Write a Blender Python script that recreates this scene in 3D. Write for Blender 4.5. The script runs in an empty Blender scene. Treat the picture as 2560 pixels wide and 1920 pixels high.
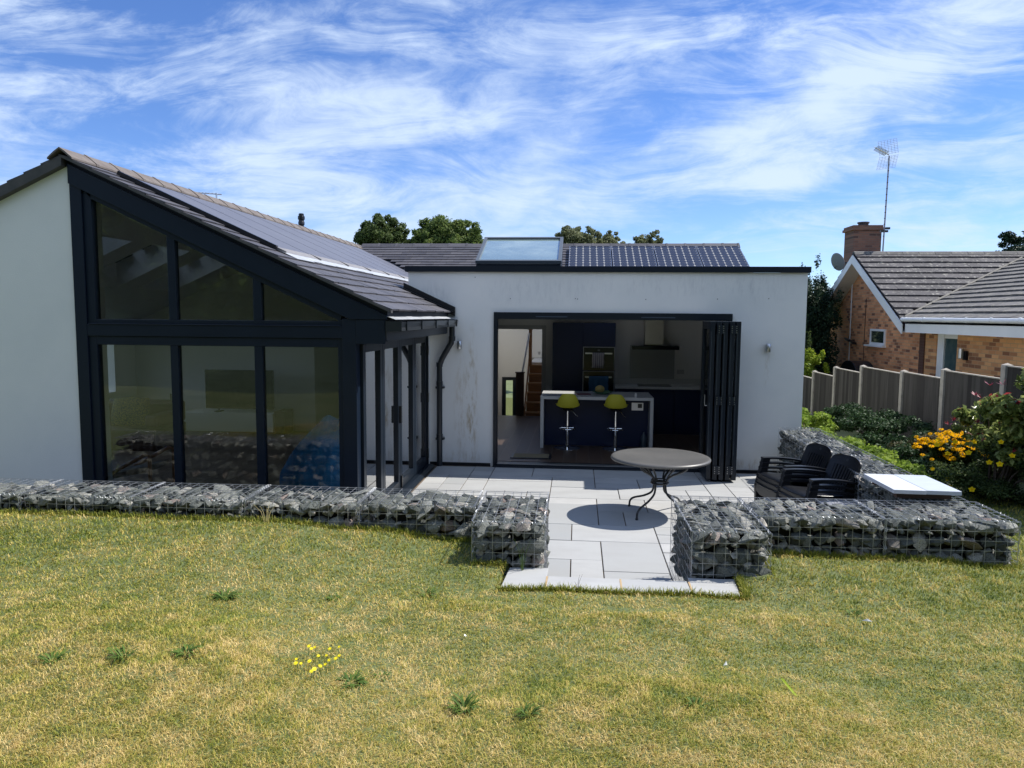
import bpy, bmesh, math, random
import numpy as np
from mathutils import Vector, Matrix, noise
random.seed(7); NP = np.random.default_rng(7)
R = math.radians
S = bpy.context.scene; COL = S.collection
# ------------------------------------------------------------ camera
yaw, pit, rol = R(-5.064), R(5.266), R(-.449)
c, s = math.cos, math.sin
f = Vector((s(yaw)*c(pit), c(yaw)*c(pit), -s(pit)))
r = Vector((c(yaw), -s(yaw), 0)); d = f.cross(r)
r2 = c(rol)*r + s(rol)*d; d2 = -s(rol)*r + c(rol)*d
cam = bpy.data.cameras.new('camera'); camo = bpy.data.objects.new('camera', cam); COL.objects.link(camo)
m3 = Matrix((r2, -d2, -f)).transposed()
camo.matrix_world = Matrix.Translation((0, 0, 2.1)) @ m3.to_4x4()
cam.sensor_width = 36; cam.lens = 1850/2560*36; cam.clip_end = 2000; cam.clip_start = .05
S.camera = camo
# ------------------------------------------------------------ light
SUN = Vector((.76, .29, 1)).normalized()
W = bpy.data.worlds.new('World'); S.world = W; W.use_nodes = True
nt = W.node_tree; N = nt.nodes; L = nt.links; N.clear()
out = N.new('ShaderNodeOutputWorld'); sky = N.new('ShaderNodeTexSky'); sky.sky_type = 'NISHITA'; sky.sun_disc = False
sky.sun_elevation = math.asin(SUN.z); sky.sun_rotation = math.atan2(SUN.x, SUN.y); sky.air_density = .85; sky.dust_density = .1; sky.ozone_density = 2.6
def nd(t, **k):
    n = N.new(t)
    for a, b in k.items(): setattr(n, a, b)
    return n
def mth(op, a, b=None, clamp=False):
    n = N.new('ShaderNodeMath'); n.operation = op; n.use_clamp = clamp
    for i, v in enumerate((a, b)):
        if v is None: continue
        if isinstance(v, (int, float)): n.inputs[i].default_value = v
        else: L.new(v, n.inputs[i])
    return n.outputs[0]
tc = nd('ShaderNodeTexCoord'); sp = nd('ShaderNodeSeparateXYZ'); L.new(tc.outputs['Generated'], sp.inputs[0])
def comb(a, b_):
    n = N.new('ShaderNodeCombineXYZ'); L.new(a, n.inputs[0]); L.new(b_, n.inputs[1]); return n.outputs[0]
def noi(scale, detail, rough, mp_scale, loc, dist=0., rot=0., src=None):
    mp = nd('ShaderNodeMapping'); mp.inputs['Location'].default_value = loc; mp.inputs['Scale'].default_value = mp_scale; mp.inputs['Rotation'].default_value = (0, 0, rot)
    L.new(src, mp.inputs[0])
    n = nd('ShaderNodeTexNoise'); n.inputs['Scale'].default_value = scale; n.inputs['Detail'].default_value = detail; n.inputs['Roughness'].default_value = rough; n.inputs['Distortion'].default_value = dist
    L.new(mp.outputs[0], n.inputs['Vector']); return n
# cirrus: bands of cloud laid out by compass direction and height over the horizon
yy_ = mth('MAXIMUM', mth('ABSOLUTE', sp.outputs[1]), .22); U = mth('DIVIDE', sp.outputs[0], yy_); V = mth('DIVIDE', sp.outputs[2], yy_)
P0 = comb(U, V)
wv = noi(2.6, 3, .5, (1, 1.6, 1), (3.1, 1.7, 0), src=P0)
wa = nd('ShaderNodeVectorMath', operation='MULTIPLY_ADD'); L.new(wv.outputs['Color'], wa.inputs[0]); wa.inputs[1].default_value = (.16, .085, 0); L.new(P0, wa.inputs[2])
wb = nd('ShaderNodeVectorMath', operation='SUBTRACT'); L.new(wa.outputs[0], wb.inputs[0]); wb.inputs[1].default_value = (.08, .0425, 0)
sw = nd('ShaderNodeSeparateXYZ'); L.new(wb.outputs[0], sw.inputs[0]); WU, WV = sw.outputs[0], sw.outputs[1]
def band(p, q, w, amp):
    """soft streak from p to q, half width w"""
    dx, dy = q[0]-p[0], q[1]-p[1]; l_ = math.hypot(dx, dy); dx, dy = dx/l_, dy/l_
    ux = mth('SUBTRACT', WU, (p[0]+q[0])/2); uy = mth('SUBTRACT', WV, (p[1]+q[1])/2)
    al = mth('ADD', mth('MULTIPLY', ux, dx), mth('MULTIPLY', uy, dy)); ac = mth('SUBTRACT', mth('MULTIPLY', uy, dx), mth('MULTIPLY', ux, dy))
    ao = mth('MAXIMUM', mth('SUBTRACT', mth('ABSOLUTE', al), l_/2), 0.0)
    e = mth('ADD', mth('POWER', mth('DIVIDE', ac, w), 2.0), mth('POWER', mth('DIVIDE', ao, w*2.6), 2.0))
    return mth('MULTIPLY', mth('EXPONENT', mth('MULTIPLY', e, -1.0)), amp)
bands = [((-.85, .296), (-.34, .292), .045, .75), ((-.36, .296), (-.03, .262), .028, .62), ((-.085, .168), (.234, .222), .040, .85), ((.20, .215), (.40, .295), .045, .80), ((.33, .27), (.52, .385), .045, .75), ((-.56, .222), (-.30, .222), .028, .5),
         ((.02, .372), (.42, .372), .045, .62), ((-.85, .415), (-.52, .376), .024, .55), ((0., .148), (.264, .184), .017, .6), ((.26, .184), (.60, .238), .013, .65), ((-.40, .175), (.03, .172), .030, .45), ((-.85, .20), (-.41, .182), .030, .55), ((-.42, .388), (-.24, .358), .018, .35), ((-.10, .292), (.15, .268), .030, .35), ((.03, .112), (.56, .160), .016, .42), ((-.8, .12), (.0, .115), .03, .42), ((.25, .09), (.7, .10), .02, .35), ((.0, .33), (.3, .30), .03, .45)]
acc = None
for b_ in bands: e = band(b_[0], b_[1], b_[2], b_[3]*.78); acc = e if acc is None else mth('ADD', acc, e)
big = noi(3.2, 4, .55, (.7, 1.8, 1), (1.0, 4.3, 0), .2, R(8), wb.outputs[0])
finL = noi(7, 10, .68, (.55, 2.3, 1), (7.7, 2.0, 0), 1.1, R(9), wb.outputs[0]); finR = noi(7, 10, .68, (.50, 2.4, 1), (1.7, 5.0, 0), 1.1, R(-17), wb.outputs[0])
puf = noi(16, 7, .6, (.8, 1.6, 1), (2.2, 9.0, 0), .3, R(-40), wb.outputs[0])
sm = nd('ShaderNodeMapRange'); sm.interpolation_type = 'SMOOTHSTEP'; L.new(U, sm.inputs[0]); sm.inputs[1].default_value = -.25; sm.inputs[2].default_value = .15
fm_ = nd('ShaderNodeMix'); L.new(sm.outputs[0], fm_.inputs[0]); L.new(finL.outputs[0], fm_.inputs[2]); L.new(finR.outputs[0], fm_.inputs[3])
fine = fm_.outputs[0]
v = mth('ADD', mth('ADD', acc, mth('MULTIPLY', mth('SUBTRACT', big.outputs[0], .5), 3.0)), mth('ADD', mth('MULTIPLY', mth('SUBTRACT', fine, .5), 4.0), mth('MULTIPLY', mth('SUBTRACT', puf.outputs[0], .5), 1.5)))
hz = nd('ShaderNodeMapRange'); L.new(V, hz.inputs[0]); hz.inputs[1].default_value = .0; hz.inputs[2].default_value = .16; hz.inputs[3].default_value = .10; hz.inputs[4].default_value = .0; v = mth('ADD', v, hz.outputs[0])
bk_ = nd('ShaderNodeMapRange'); L.new(sp.outputs[1], bk_.inputs[0]); bk_.inputs[1].default_value = .10; bk_.inputs[2].default_value = -.30; bk_.inputs[3].default_value = 0; bk_.inputs[4].default_value = .8; v = mth('ADD', v, bk_.outputs[0])  # extra cloud added in the unseen sky behind the viewpoint, brightens the facade
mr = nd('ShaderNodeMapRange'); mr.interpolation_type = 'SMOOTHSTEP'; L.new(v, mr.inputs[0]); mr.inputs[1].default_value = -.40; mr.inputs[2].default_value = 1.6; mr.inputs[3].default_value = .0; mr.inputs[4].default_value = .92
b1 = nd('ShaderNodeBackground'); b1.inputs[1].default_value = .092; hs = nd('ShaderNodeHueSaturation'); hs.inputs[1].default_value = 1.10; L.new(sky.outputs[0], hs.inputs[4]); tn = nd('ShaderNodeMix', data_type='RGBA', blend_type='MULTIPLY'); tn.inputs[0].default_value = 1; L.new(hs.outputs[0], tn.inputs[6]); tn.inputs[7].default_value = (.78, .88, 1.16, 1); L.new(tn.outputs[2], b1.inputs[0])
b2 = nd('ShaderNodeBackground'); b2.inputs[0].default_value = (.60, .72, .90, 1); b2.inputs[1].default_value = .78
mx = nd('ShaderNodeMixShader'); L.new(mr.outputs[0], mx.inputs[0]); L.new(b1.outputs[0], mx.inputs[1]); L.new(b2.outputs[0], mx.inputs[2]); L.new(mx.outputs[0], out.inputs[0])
sl = bpy.data.lights.new('sun', 'SUN'); sl.energy = 4.2; sl.angle = R(.53); sl.color = (1, .955, .88)
so = bpy.data.objects.new('sun', sl); COL.objects.link(so); so.rotation_euler = SUN.to_track_quat('Z', 'Y').to_euler(); so.location = (20, 10, 30)
S.view_settings.view_transform = 'Standard'; S.view_settings.look = 'None'; S.view_settings.exposure = 0.70; S.view_settings.gamma = 1
S.render.engine = 'CYCLES'; S.cycles.max_bounces = 10; S.cycles.transparent_max_bounces = 16; S.cycles.caustics_reflective = False; S.cycles.caustics_refractive = False
S.cycles.sample_clamp_indirect = 6
# ------------------------------------------------------------ materials
def mat(name, col=(.5, .5, .5), rough=.6, metal=0, spec=.5, var=None, vscale=5., bump=0., bscale=30., detail=5, coord='Object', stretch=(1, 1, 1), emis=None, trans=0, tone=None, vlo=.35, vhi=.65, obrand=None):
    """var: second colour mixed in by noise; tone: list of (pos,colour) ramp over the face attribute 'tone'"""
    m = bpy.data.materials.new(name); m.use_nodes = True; n = m.node_tree.nodes; l = m.node_tree.links
    p = n['Principled BSDF']; p.inputs['Roughness'].default_value = rough; p.inputs['Metallic'].default_value = metal; p.inputs['Specular IOR Level'].default_value = spec
    p.inputs['Base Color'].default_value = (*col, 1)
    cur = None
    t = n.new('ShaderNodeTexCoord'); mp = n.new('ShaderNodeMapping'); mp.inputs['Scale'].default_value = stretch; l.new(t.outputs[coord], mp.inputs[0])
    if tone or obrand:
        cr = n.new('ShaderNodeValToRGB')
        e = cr.color_ramp.elements; ramp = tone or obrand
        while len(e) < len(ramp): e.new(.5)
        for q, (po, co) in zip(e, ramp): q.position = po; q.color = (*co, 1)
        if tone:
            a = n.new('ShaderNodeAttribute'); a.attribute_name = 'tone'; l.new(a.outputs['Fac'], cr.inputs[0])
        else:
            a = n.new('ShaderNodeObjectInfo'); l.new(a.outputs['Random'], cr.inputs[0])
        cur = cr.outputs[0]
    if var:
        nz = n.new('ShaderNodeTexNoise'); nz.inputs['Scale'].default_value = vscale; nz.inputs['Detail'].default_value = detail; nz.inputs['Roughness'].default_value = .6; l.new(mp.outputs[0], nz.inputs['Vector'])
        rm = n.new('ShaderNodeMapRange'); rm.inputs[1].default_value = vlo; rm.inputs[2].default_value = vhi; l.new(nz.outputs[0], rm.inputs[0])
        mi = n.new('ShaderNodeMix'); mi.data_type = 'RGBA'; l.new(rm.outputs[0], mi.inputs[0])
        if cur: l.new(cur, mi.inputs[6])
        else: mi.inputs[6].default_value = (*col, 1)
        mi.inputs[7].default_value = (*var, 1); cur = mi.outputs[2]
    if cur: l.new(cur, p.inputs['Base Color'])
    if bump:
        nb = n.new('ShaderNodeTexNoise'); nb.inputs['Scale'].default_value = bscale; nb.inputs['Detail'].default_value = 6; l.new(mp.outputs[0], nb.inputs['Vector'])
        bp = n.new('ShaderNodeBump'); bp.inputs['Strength'].default_value = bump; bp.inputs['Distance'].default_value = .02; l.new(nb.outputs[0], bp.inputs['Height']); l.new(bp.outputs[0], p.inputs['Normal'])
    if emis: p.inputs['Emission Color'].default_value = (*emis, 1); p.inputs['Emission Strength'].default_value = 1
    if trans:
        tr = n.new('ShaderNodeBsdfTranslucent'); mxs = n.new('ShaderNodeMixShader'); mxs.inputs[0].default_value = trans
        if cur: l.new(cur, tr.inputs[0])
        else: tr.inputs[0].default_value = (*col, 1)
        l.new(p.outputs[0], mxs.inputs[1]); l.new(tr.outputs[0], mxs.inputs[2]); l.new(mxs.outputs[0], n['Material Output'].inputs[0])
    return m
def glass(name, tint=(.78, .86, .82), refl=1.0, ior=1.5, boost=1.7):
    m = bpy.data.materials.new(name); m.use_nodes = True; n = m.node_tree.nodes; l = m.node_tree.links; n.clear()
    o = n.new('ShaderNodeOutputMaterial'); fr = n.new('ShaderNodeFresnel'); fr.inputs[0].default_value = ior
    mu = n.new('ShaderNodeMath'); mu.operation = 'MULTIPLY'; mu.use_clamp = True; mu.inputs[1].default_value = boost; l.new(fr.outputs[0], mu.inputs[0])
    t = n.new('ShaderNodeBsdfTransparent'); t.inputs[0].default_value = (*tint, 1); g = n.new('ShaderNodeBsdfGlossy'); g.inputs[0].default_value = (refl,)*3+(1,); g.inputs['Roughness'].default_value = .0
    x = n.new('ShaderNodeMixShader'); l.new(mu.outputs[0], x.inputs[0]); l.new(t.outputs[0], x.inputs[1]); l.new(g.outputs[0], x.inputs[2]); l.new(x.outputs[0], o.inputs[0])
    return m
def brickmat(name, c1, c2, mortar, axes, bw=.215, bh=.0715, seed=0., dark=(.1, .05, .035)):
    m = bpy.data.materials.new(name); m.use_nodes = True; n = m.node_tree.nodes; l = m.node_tree.links; p = n['Principled BSDF']; p.inputs['Roughness'].default_value = .85
    t = n.new('ShaderNodeTexCoord'); sx = n.new('ShaderNodeSeparateXYZ'); l.new(t.outputs['Object'], sx.inputs[0]); cx = n.new('ShaderNodeCombineXYZ')
    l.new(sx.outputs[axes[0]], cx.inputs[0]); l.new(sx.outputs[axes[1]], cx.inputs[1]); cx.inputs[2].default_value = seed
    b = n.new('ShaderNodeTexBrick'); b.inputs['Scale'].default_value = 1; b.inputs['Brick Width'].default_value = bw; b.inputs['Row Height'].default_value = bh; b.inputs['Mortar Size'].default_value = .006; b.inputs['Bias'].default_value = -.1
    b.inputs['Color1'].default_value = (*c1, 1); b.inputs['Color2'].default_value = (*c2, 1); b.inputs['Mortar'].default_value = (*mortar, 1); l.new(cx.outputs[0], b.inputs[0])
    # a second, identical bond picks single darker bricks
    b2 = n.new('ShaderNodeTexBrick'); b2.inputs['Scale'].default_value = 1; b2.inputs['Brick Width'].default_value = bw; b2.inputs['Row Height'].default_value = bh; b2.inputs['Mortar Size'].default_value = .006; b2.inputs['Bias'].default_value = -.45; b2.offset = b.offset
    b2.inputs['Color1'].default_value = (0, 0, 0, 1); b2.inputs['Color2'].default_value = (1, 1, 1, 1); b2.inputs['Mortar'].default_value = (0, 0, 0, 1); l.new(cx.outputs[0], b2.inputs[0])
    th = n.new('ShaderNodeMapRange'); th.inputs[1].default_value = .3; th.inputs[2].default_value = .5; th.inputs[4].default_value = .75; l.new(b2.outputs[0], th.inputs[0])
    mi = n.new('ShaderNodeMix'); mi.data_type = 'RGBA'; l.new(th.outputs[0], mi.inputs[0]); l.new(b.outputs[0], mi.inputs[6]); mi.inputs[7].default_value = (*dark, 1)
    nz = n.new('ShaderNodeTexNoise'); nz.inputs['Scale'].default_value = .9; nz.inputs['Detail'].default_value = 4; l.new(t.outputs['Object'], nz.inputs[0])
    m2 = n.new('ShaderNodeMix'); m2.data_type = 'RGBA'; m2.blend_type = 'MULTIPLY'; m2.inputs[0].default_value = .45; l.new(mi.outputs[2], m2.inputs[6]); cr = n.new('ShaderNodeMapRange'); cr.inputs[1].default_value = .3; cr.inputs[2].default_value = .7; cr.inputs[3].default_value = .7; cr.inputs[4].default_value = 1.15; l.new(nz.outputs[0], cr.inputs[0]); l.new(cr.outputs[0], m2.inputs[7])
    l.new(m2.outputs[2], p.inputs[0]); bp = n.new('ShaderNodeBump'); bp.inputs['Strength'].default_value = .4; bp.inputs['Distance'].default_value = .008; bp.invert = True; l.new(b.outputs['Fac'], bp.inputs['Height']); l.new(bp.outputs[0], p.inputs['Normal'])
    return m
def plankmat(name, c1, c2, mortar, axes, bw, bh, rough=.4, msize=.004):
    m = brickmat(name, c1, c2, mortar, axes, bw, bh, 0, tuple(x*.7 for x in c1)); p = m.node_tree.nodes['Principled BSDF']; p.inputs['Roughness'].default_value = rough
    return m
navy = (.0045, .0105, .022)
M = dict(
 render=mat('white_render', (.82, .82, .80), .85, var=(.75, .76, .75), vscale=1.3, bump=.12, bscale=90, vlo=.4, vhi=.8),
 plaster=mat('plaster', (.66, .66, .65), .8, var=(.63, .63, .62), vscale=1),
 plaster2=mat('hall_plaster', (.75, .74, .70), .8, var=(.72, .71, .67), vscale=1),
 navy=mat('anthracite_frame', navy, .42, spec=.3, var=(.006, .013, .026), vscale=3, bump=.03, bscale=200),
 navyflat=mat('anthracite_fascia', (.004, .009, .018), .5, spec=.3),
 frame=mat('door_frame', (.005, .010, .018), .36, spec=.38),
 black=mat('black_plastic', (.008, .009, .012), .33, spec=.5, bump=.03, bscale=300),
 gutter=mat('gutter_plastic', (.018, .022, .028), .28, spec=.5),
 slate=mat('slate', rough=.55, spec=.4, tone=[(0, (.050, .049, .058)), (.5, (.070, .068, .078)), (1, (.10, .096, .106))], var=(.095, .09, .092), vscale=9, bump=.15, bscale=60, vlo=.45, vhi=.9),
 ridge=mat('ridge_tile', (.115, .095, .086), .8, var=(.16, .14, .125), vscale=8, bump=.2, bscale=60),
 lead=mat('pale_flashing', (.50, .52, .54), .5, var=(.36, .38, .40), vscale=10, metal=.2),
 lead2=mat('grey_flashing', (.19, .18, .18), .5, var=(.25, .24, .23), vscale=12),
 solar=mat('solar_glass', (.105, .105, .125), .42, spec=.6, var=(.12, .12, .14), vscale=2),
 cell=mat('solar_cell', (.020, .020, .028), .2, spec=.7),
 cellback=mat('panel_backsheet', (.36, .36, .35), .5),
 alu=mat('aluminium', (.55, .56, .58), .32, metal=1),
 chrome=mat('chrome', (.8, .8, .8), .06, metal=1),
 steel=mat('stainless', (.50, .48, .44), .35, metal=.8, var=(.42, .40, .37), vscale=3),
 wire=mat('galvanised_wire', (.42, .44, .47), .42, metal=.6),
 rock=mat('rock', rough=.8, obrand=[(0, (.055, .064, .058)), (.25, (.11, .125, .115)), (.42, (.22, .23, .205)), (.56, (.08, .092, .083)), (.74, (.33, .335, .30)), (.82, (.37, .28, .24)), (.87, (.14, .155, .138)), (1, (.50, .48, .42))], var=(.035, .042, .038), vscale=11, bump=.45, bscale=45, vlo=.42, vhi=.72, detail=8),
 slab=mat('porcelain_slab', rough=.55, tone=[(0, (.33, .34, .34)), (.5, (.40, .405, .40)), (1, (.46, .46, .45))], var=(.34, .34, .335), vscale=2.2, vlo=.42, vhi=.85, stretch=(1, 2.2, 1), bump=.05, bscale=60, coord='Object'),
 grout=mat('grout', (.11, .09, .07), .9, var=(.16, .12, .08), vscale=4),
 soil=mat('soil', (.06, .045, .03), .95, var=(.12, .10, .06), vscale=6, bump=.5),
 tabletop=mat('grey_metal_top', (.085, .083, .078), .42, var=(.13, .125, .115), vscale=2.0, spec=.5, vlo=.4, vhi=.8),
 darkmetal=mat('dark_metal', (.018, .02, .023), .35, spec=.5),
 lime=mat('lime_shell', (.56, .53, .045), .45),
 quartz=mat('quartz_top', (.55, .56, .56), .25, spec=.5),
 cabinet=mat('navy_cabinet', (.007, .016, .055), .4, spec=.3),
 ovenglass=mat('oven_glass', (.006, .007, .010), .12, spec=.28),
 oak=mat('oak', (.40, .20, .085), .5, var=(.30, .14, .06), vscale=4, stretch=(1, 1, 6)),
 darkwood=mat('dark_wood', (.085, .04, .03), .5, var=(.06, .03, .02), vscale=4),
 whitep=mat('white_paint', (.75, .75, .73), .45),
 upvc=mat('white_upvc', (.88, .88, .87), .35, var=(.82, .82, .82), vscale=1.5),
 tile=mat('concrete_tile', rough=.85, tone=[(0, (.050, .047, .052)), (1, (.076, .071, .077))], var=(.34, .33, .29), vscale=11, vlo=.55, vhi=.70, detail=9, bump=.3, bscale=40),
 tile2=mat('weathered_tile', rough=.85, tone=[(0, (.10, .096, .095)), (1, (.15, .143, .138))], var=(.38, .36, .28), vscale=9, vlo=.52, vhi=.80, detail=9, bump=.35, bscale=40),
 fence=mat('fence_board', rough=.95, spec=.1, tone=[(0, (.042, .039, .037)), (1, (.092, .086, .080))], var=(.034, .032, .031), vscale=3, stretch=(6, 6, .5), vlo=.45, vhi=.85),
 conc=mat('concrete_post', (.40, .37, .32), .9, var=(.24, .22, .19), vscale=9, vlo=.45, vhi=.8),
 blue=mat('blue_fabric', (.02, .20, .42), .8, var=(.015, .15, .34), vscale=6),
 cloth=mat('cloth', (.20, .17, .12), .9, var=(.30, .26, .20), vscale=14),
 yellow=mat('yellow_petal', (.85, .60, .01), .8, spec=.1, trans=.25),
 orange=mat('orange_petal', (.85, .42, .002), .9, spec=.05, trans=.2),
 brownc=mat('flower_centre', (.10, .05, .02), .8),
 bright=mat('dandelion_yellow', (.88, .74, .01), .6),
 bark=mat('bark', (.12, .09, .065), .9, var=(.07, .05, .04), vscale=12),
 white=mat('white_bits', (.8, .8, .8), .8),
 tv=mat('tv_screen', (.005, .006, .007), .12, spec=.3),
 floorwood=plankmat('dark_plank_tiles', (.085, .052, .036), (.055, .036, .028), (.10, .085, .07), (1, 0), 1.1, .185),
 oakfloor=plankmat('oak_floor', (.30, .22, .15), (.25, .18, .12), (.15, .1, .06), (1, 0), 1.1, .17),
 brightened_glass=glass('rooflight_glass', (.75, .86, .88), 1.0, 1.5, 3.5),
 door_glass=glass('side_door_glass', (.92, .95, .94), 1.0, 1.5, 2.6),
 gable_glass=glass('gable_glass', (.95, .965, .96), 1.0, 1.5, 1.15),
 leaf_glass=glass('leaf_glass', (.91, .955, .935), .9, 1.5, .9),
 roof_glass=glass('roof_glass', (.95, .97, .97), 1.0, 1.5, 1.0),
 nwin=mat('dark_window', (.02, .035, .03), .06, spec=.7),
 nwin2=mat('door_glass', (.05, .09, .10), .12, spec=.7, var=(.09, .13, .13), vscale=4),
)
_n = M['brightened_glass'].node_tree; _d = _n.nodes.new('ShaderNodeBsdfDiffuse'); _d.inputs[0].default_value = (.50, .68, .67, 1); _m = _n.nodes.new('ShaderNodeMixShader'); _m.inputs[0].default_value = .24; _o = [q for q in _n.nodes if q.type == 'OUTPUT_MATERIAL'][0]; _s = _o.inputs[0].links[0].from_socket; _n.links.new(_s, _m.inputs[1]); _n.links.new(_d.outputs[0], _m.inputs[2]); _n.links.new(_m.outputs[0], _o.inputs[0])  # pale diffuse share mixed in so the pane reads as brightly lit
def leafm(name, ramp, tr=.3, rough=.6): return mat(name, rough=rough, tone=ramp, trans=tr, spec=.22)
M['oakleaf'] = leafm('oak_leaves', [(0, (.035, .060, .020)), (.6, (.075, .115, .035)), (1, (.15, .19, .06))], .4)
M['mapleleaf'] = leafm('maple_leaves', [(0, (.045, .080, .022)), (.55, (.12, .18, .045)), (1, (.30, .34, .11))], .45)
M['oliveleaf'] = leafm('olive_leaves', [(0, (.08, .105, .05)), (.6, (.18, .20, .10)), (1, (.32, .33, .18))], .45)
M['conifer'] = leafm('conifer_leaves', [(0, (.014, .032, .020)), (.6, (.025, .055, .03)), (1, (.06, .10, .035))], .15)
M['acid'] = leafm('lime_leaves', [(0, (.12, .20, .02)), (.6, (.28, .36, .03)), (1, (.45, .50, .06))], .35)
M['photinia'] = leafm('photinia_leaves', [(0, (.035, .055, .018)), (.5, (.20, .26, .07)), (.86, (.42, .46, .16)), (.90, (.30, .04, .045)), (1, (.38, .05, .06))], .45, .3)
M['hyper'] = leafm('hypericum_leaves', [(0, (.020, .040, .014)), (.6, (.055, .09, .026)), (1, (.13, .17, .05))], .35)
M['bed'] = leafm('bed_leaves', [(0, (.015, .035, .015)), (.6, (.03, .065, .022)), (1, (.05, .10, .03))], .2)
M['bedlight'] = leafm('light_bed_leaves', [(0, (.10, .17, .025)), (.6, (.22, .32, .04)), (1, (.38, .46, .08))], .45)
M['bedrust'] = leafm('rust_bed_leaves', [(0, (.04, .05, .02)), (.6, (.07, .075, .03)), (1, (.14, .08, .035))], .2)
M['weed'] = leafm('weed_leaves', [(0, (.05, .10, .018)), (1, (.13, .20, .035))], .25)
M['brickA'] = brickmat('gable_brick', (.80, .37, .17), (.48, .19, .09), (.52, .36, .23), (1, 2), .235, .078, 0, (.13, .055, .04))
M['brickB'] = brickmat('extension_brick', (.80, .42, .18), (.48, .20, .085), (.52, .34, .19), (1, 2), .25, .082, 3, (.20, .08, .04))
M['brickC'] = brickmat('chimney_brick', (.27, .13, .085), (.18, .09, .065), (.18, .14, .11), (0, 2), .215, .072, 5, (.07, .04, .035))
M['brickD'] = brickmat('shaded_return_brick', (.12, .05, .035), (.09, .04, .03), (.13, .08, .05), (0, 2), .215, .072, 5)  # darker brick colours carry the shade of the return face
# slab and render weathering: streaked stains of their own on the white render
def stain(m, spots, col=(.42, .33, .20)):
    n = m.node_tree.nodes; l = m.node_tree.links; p = n['Principled BSDF']; src = p.inputs['Base Color'].links[0].from_socket
    g = n.new('ShaderNodeNewGeometry'); sx = n.new('ShaderNodeSeparateXYZ'); l.new(g.outputs['Position'], sx.inputs[0])
    nz = n.new('ShaderNodeTexNoise'); nz.inputs['Scale'].default_value = 1; nz.inputs['Detail'].default_value = 7; nz.inputs['Roughness'].default_value = .7
    mp = n.new('ShaderNodeMapping'); mp.inputs['Scale'].default_value = (16, 3, 4); l.new(g.outputs['Position'], mp.inputs[0]); l.new(mp.outputs[0], nz.inputs[0])
    acc = None
    for (x, z, w, h, a) in spots:
        def M_(op, a_, b_):
            q = n.new('ShaderNodeMath'); q.operation = op
            for i, vv in enumerate((a_, b_)):
                if vv is None: continue
                if isinstance(vv, (int, float)): q.inputs[i].default_value = vv
                else: l.new(vv, q.inputs[i])
            return q.outputs[0]
        dx = M_('POWER', M_('ABSOLUTE', M_('DIVIDE', M_('SUBTRACT', sx.outputs[0], x), w), None), 2.); dz = M_('POWER', M_('ABSOLUTE', M_('DIVIDE', M_('SUBTRACT', sx.outputs[2], z), h), None), 2.)
        e = M_('MAXIMUM', M_('SUBTRACT', 1., M_('ADD', dx, dz)), 0.); e = M_('MULTIPLY', e, a); acc = e if acc is None else M_('ADD', acc, e)
    rm = n.new('ShaderNodeMapRange'); rm.inputs[1].default_value = .46; rm.inputs[2].default_value = .68; l.new(nz.outputs[0], rm.inputs[0])
    k = n.new('ShaderNodeMath'); k.operation = 'MULTIPLY'; k.use_clamp = True; l.new(acc, k.inputs[0]); l.new(rm.outputs[0], k.inputs[1])
    mi = n.new('ShaderNodeMix'); mi.data_type = 'RGBA'; l.new(k.outputs[0], mi.inputs[0]); l.new(src, mi.inputs[6]); mi.inputs[7].default_value = (*col, 1); l.new(mi.outputs[2], p.inputs['Base Color'])
M['wall'] = mat('stained_white_render', (.82, .82, .80), .85, var=(.73, .745, .74), vscale=1.2, bump=.12, bscale=90, vlo=.4, vhi=.8)
stain(M['wall'], [(-1.47, 1.05, .10, 1.0, .95), (-1.62, .9, .12, .8, .45), (-1.50, .45, .25, .35, .35), (2.53, 1.45, .05, .35, .5), (2.5, .10, .6, .10, .8), (-1.6, .1, .5, .12, .5)])
stain(M['wall'], [(-.6, 2.45, .9, .25, .35), (1.2, 2.55, 1.4, .2, .35), (2.4, 2.5, .5, .25, .35), (-2., 2.3, .3, .3, .5)], (.46, .47, .49))
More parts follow.
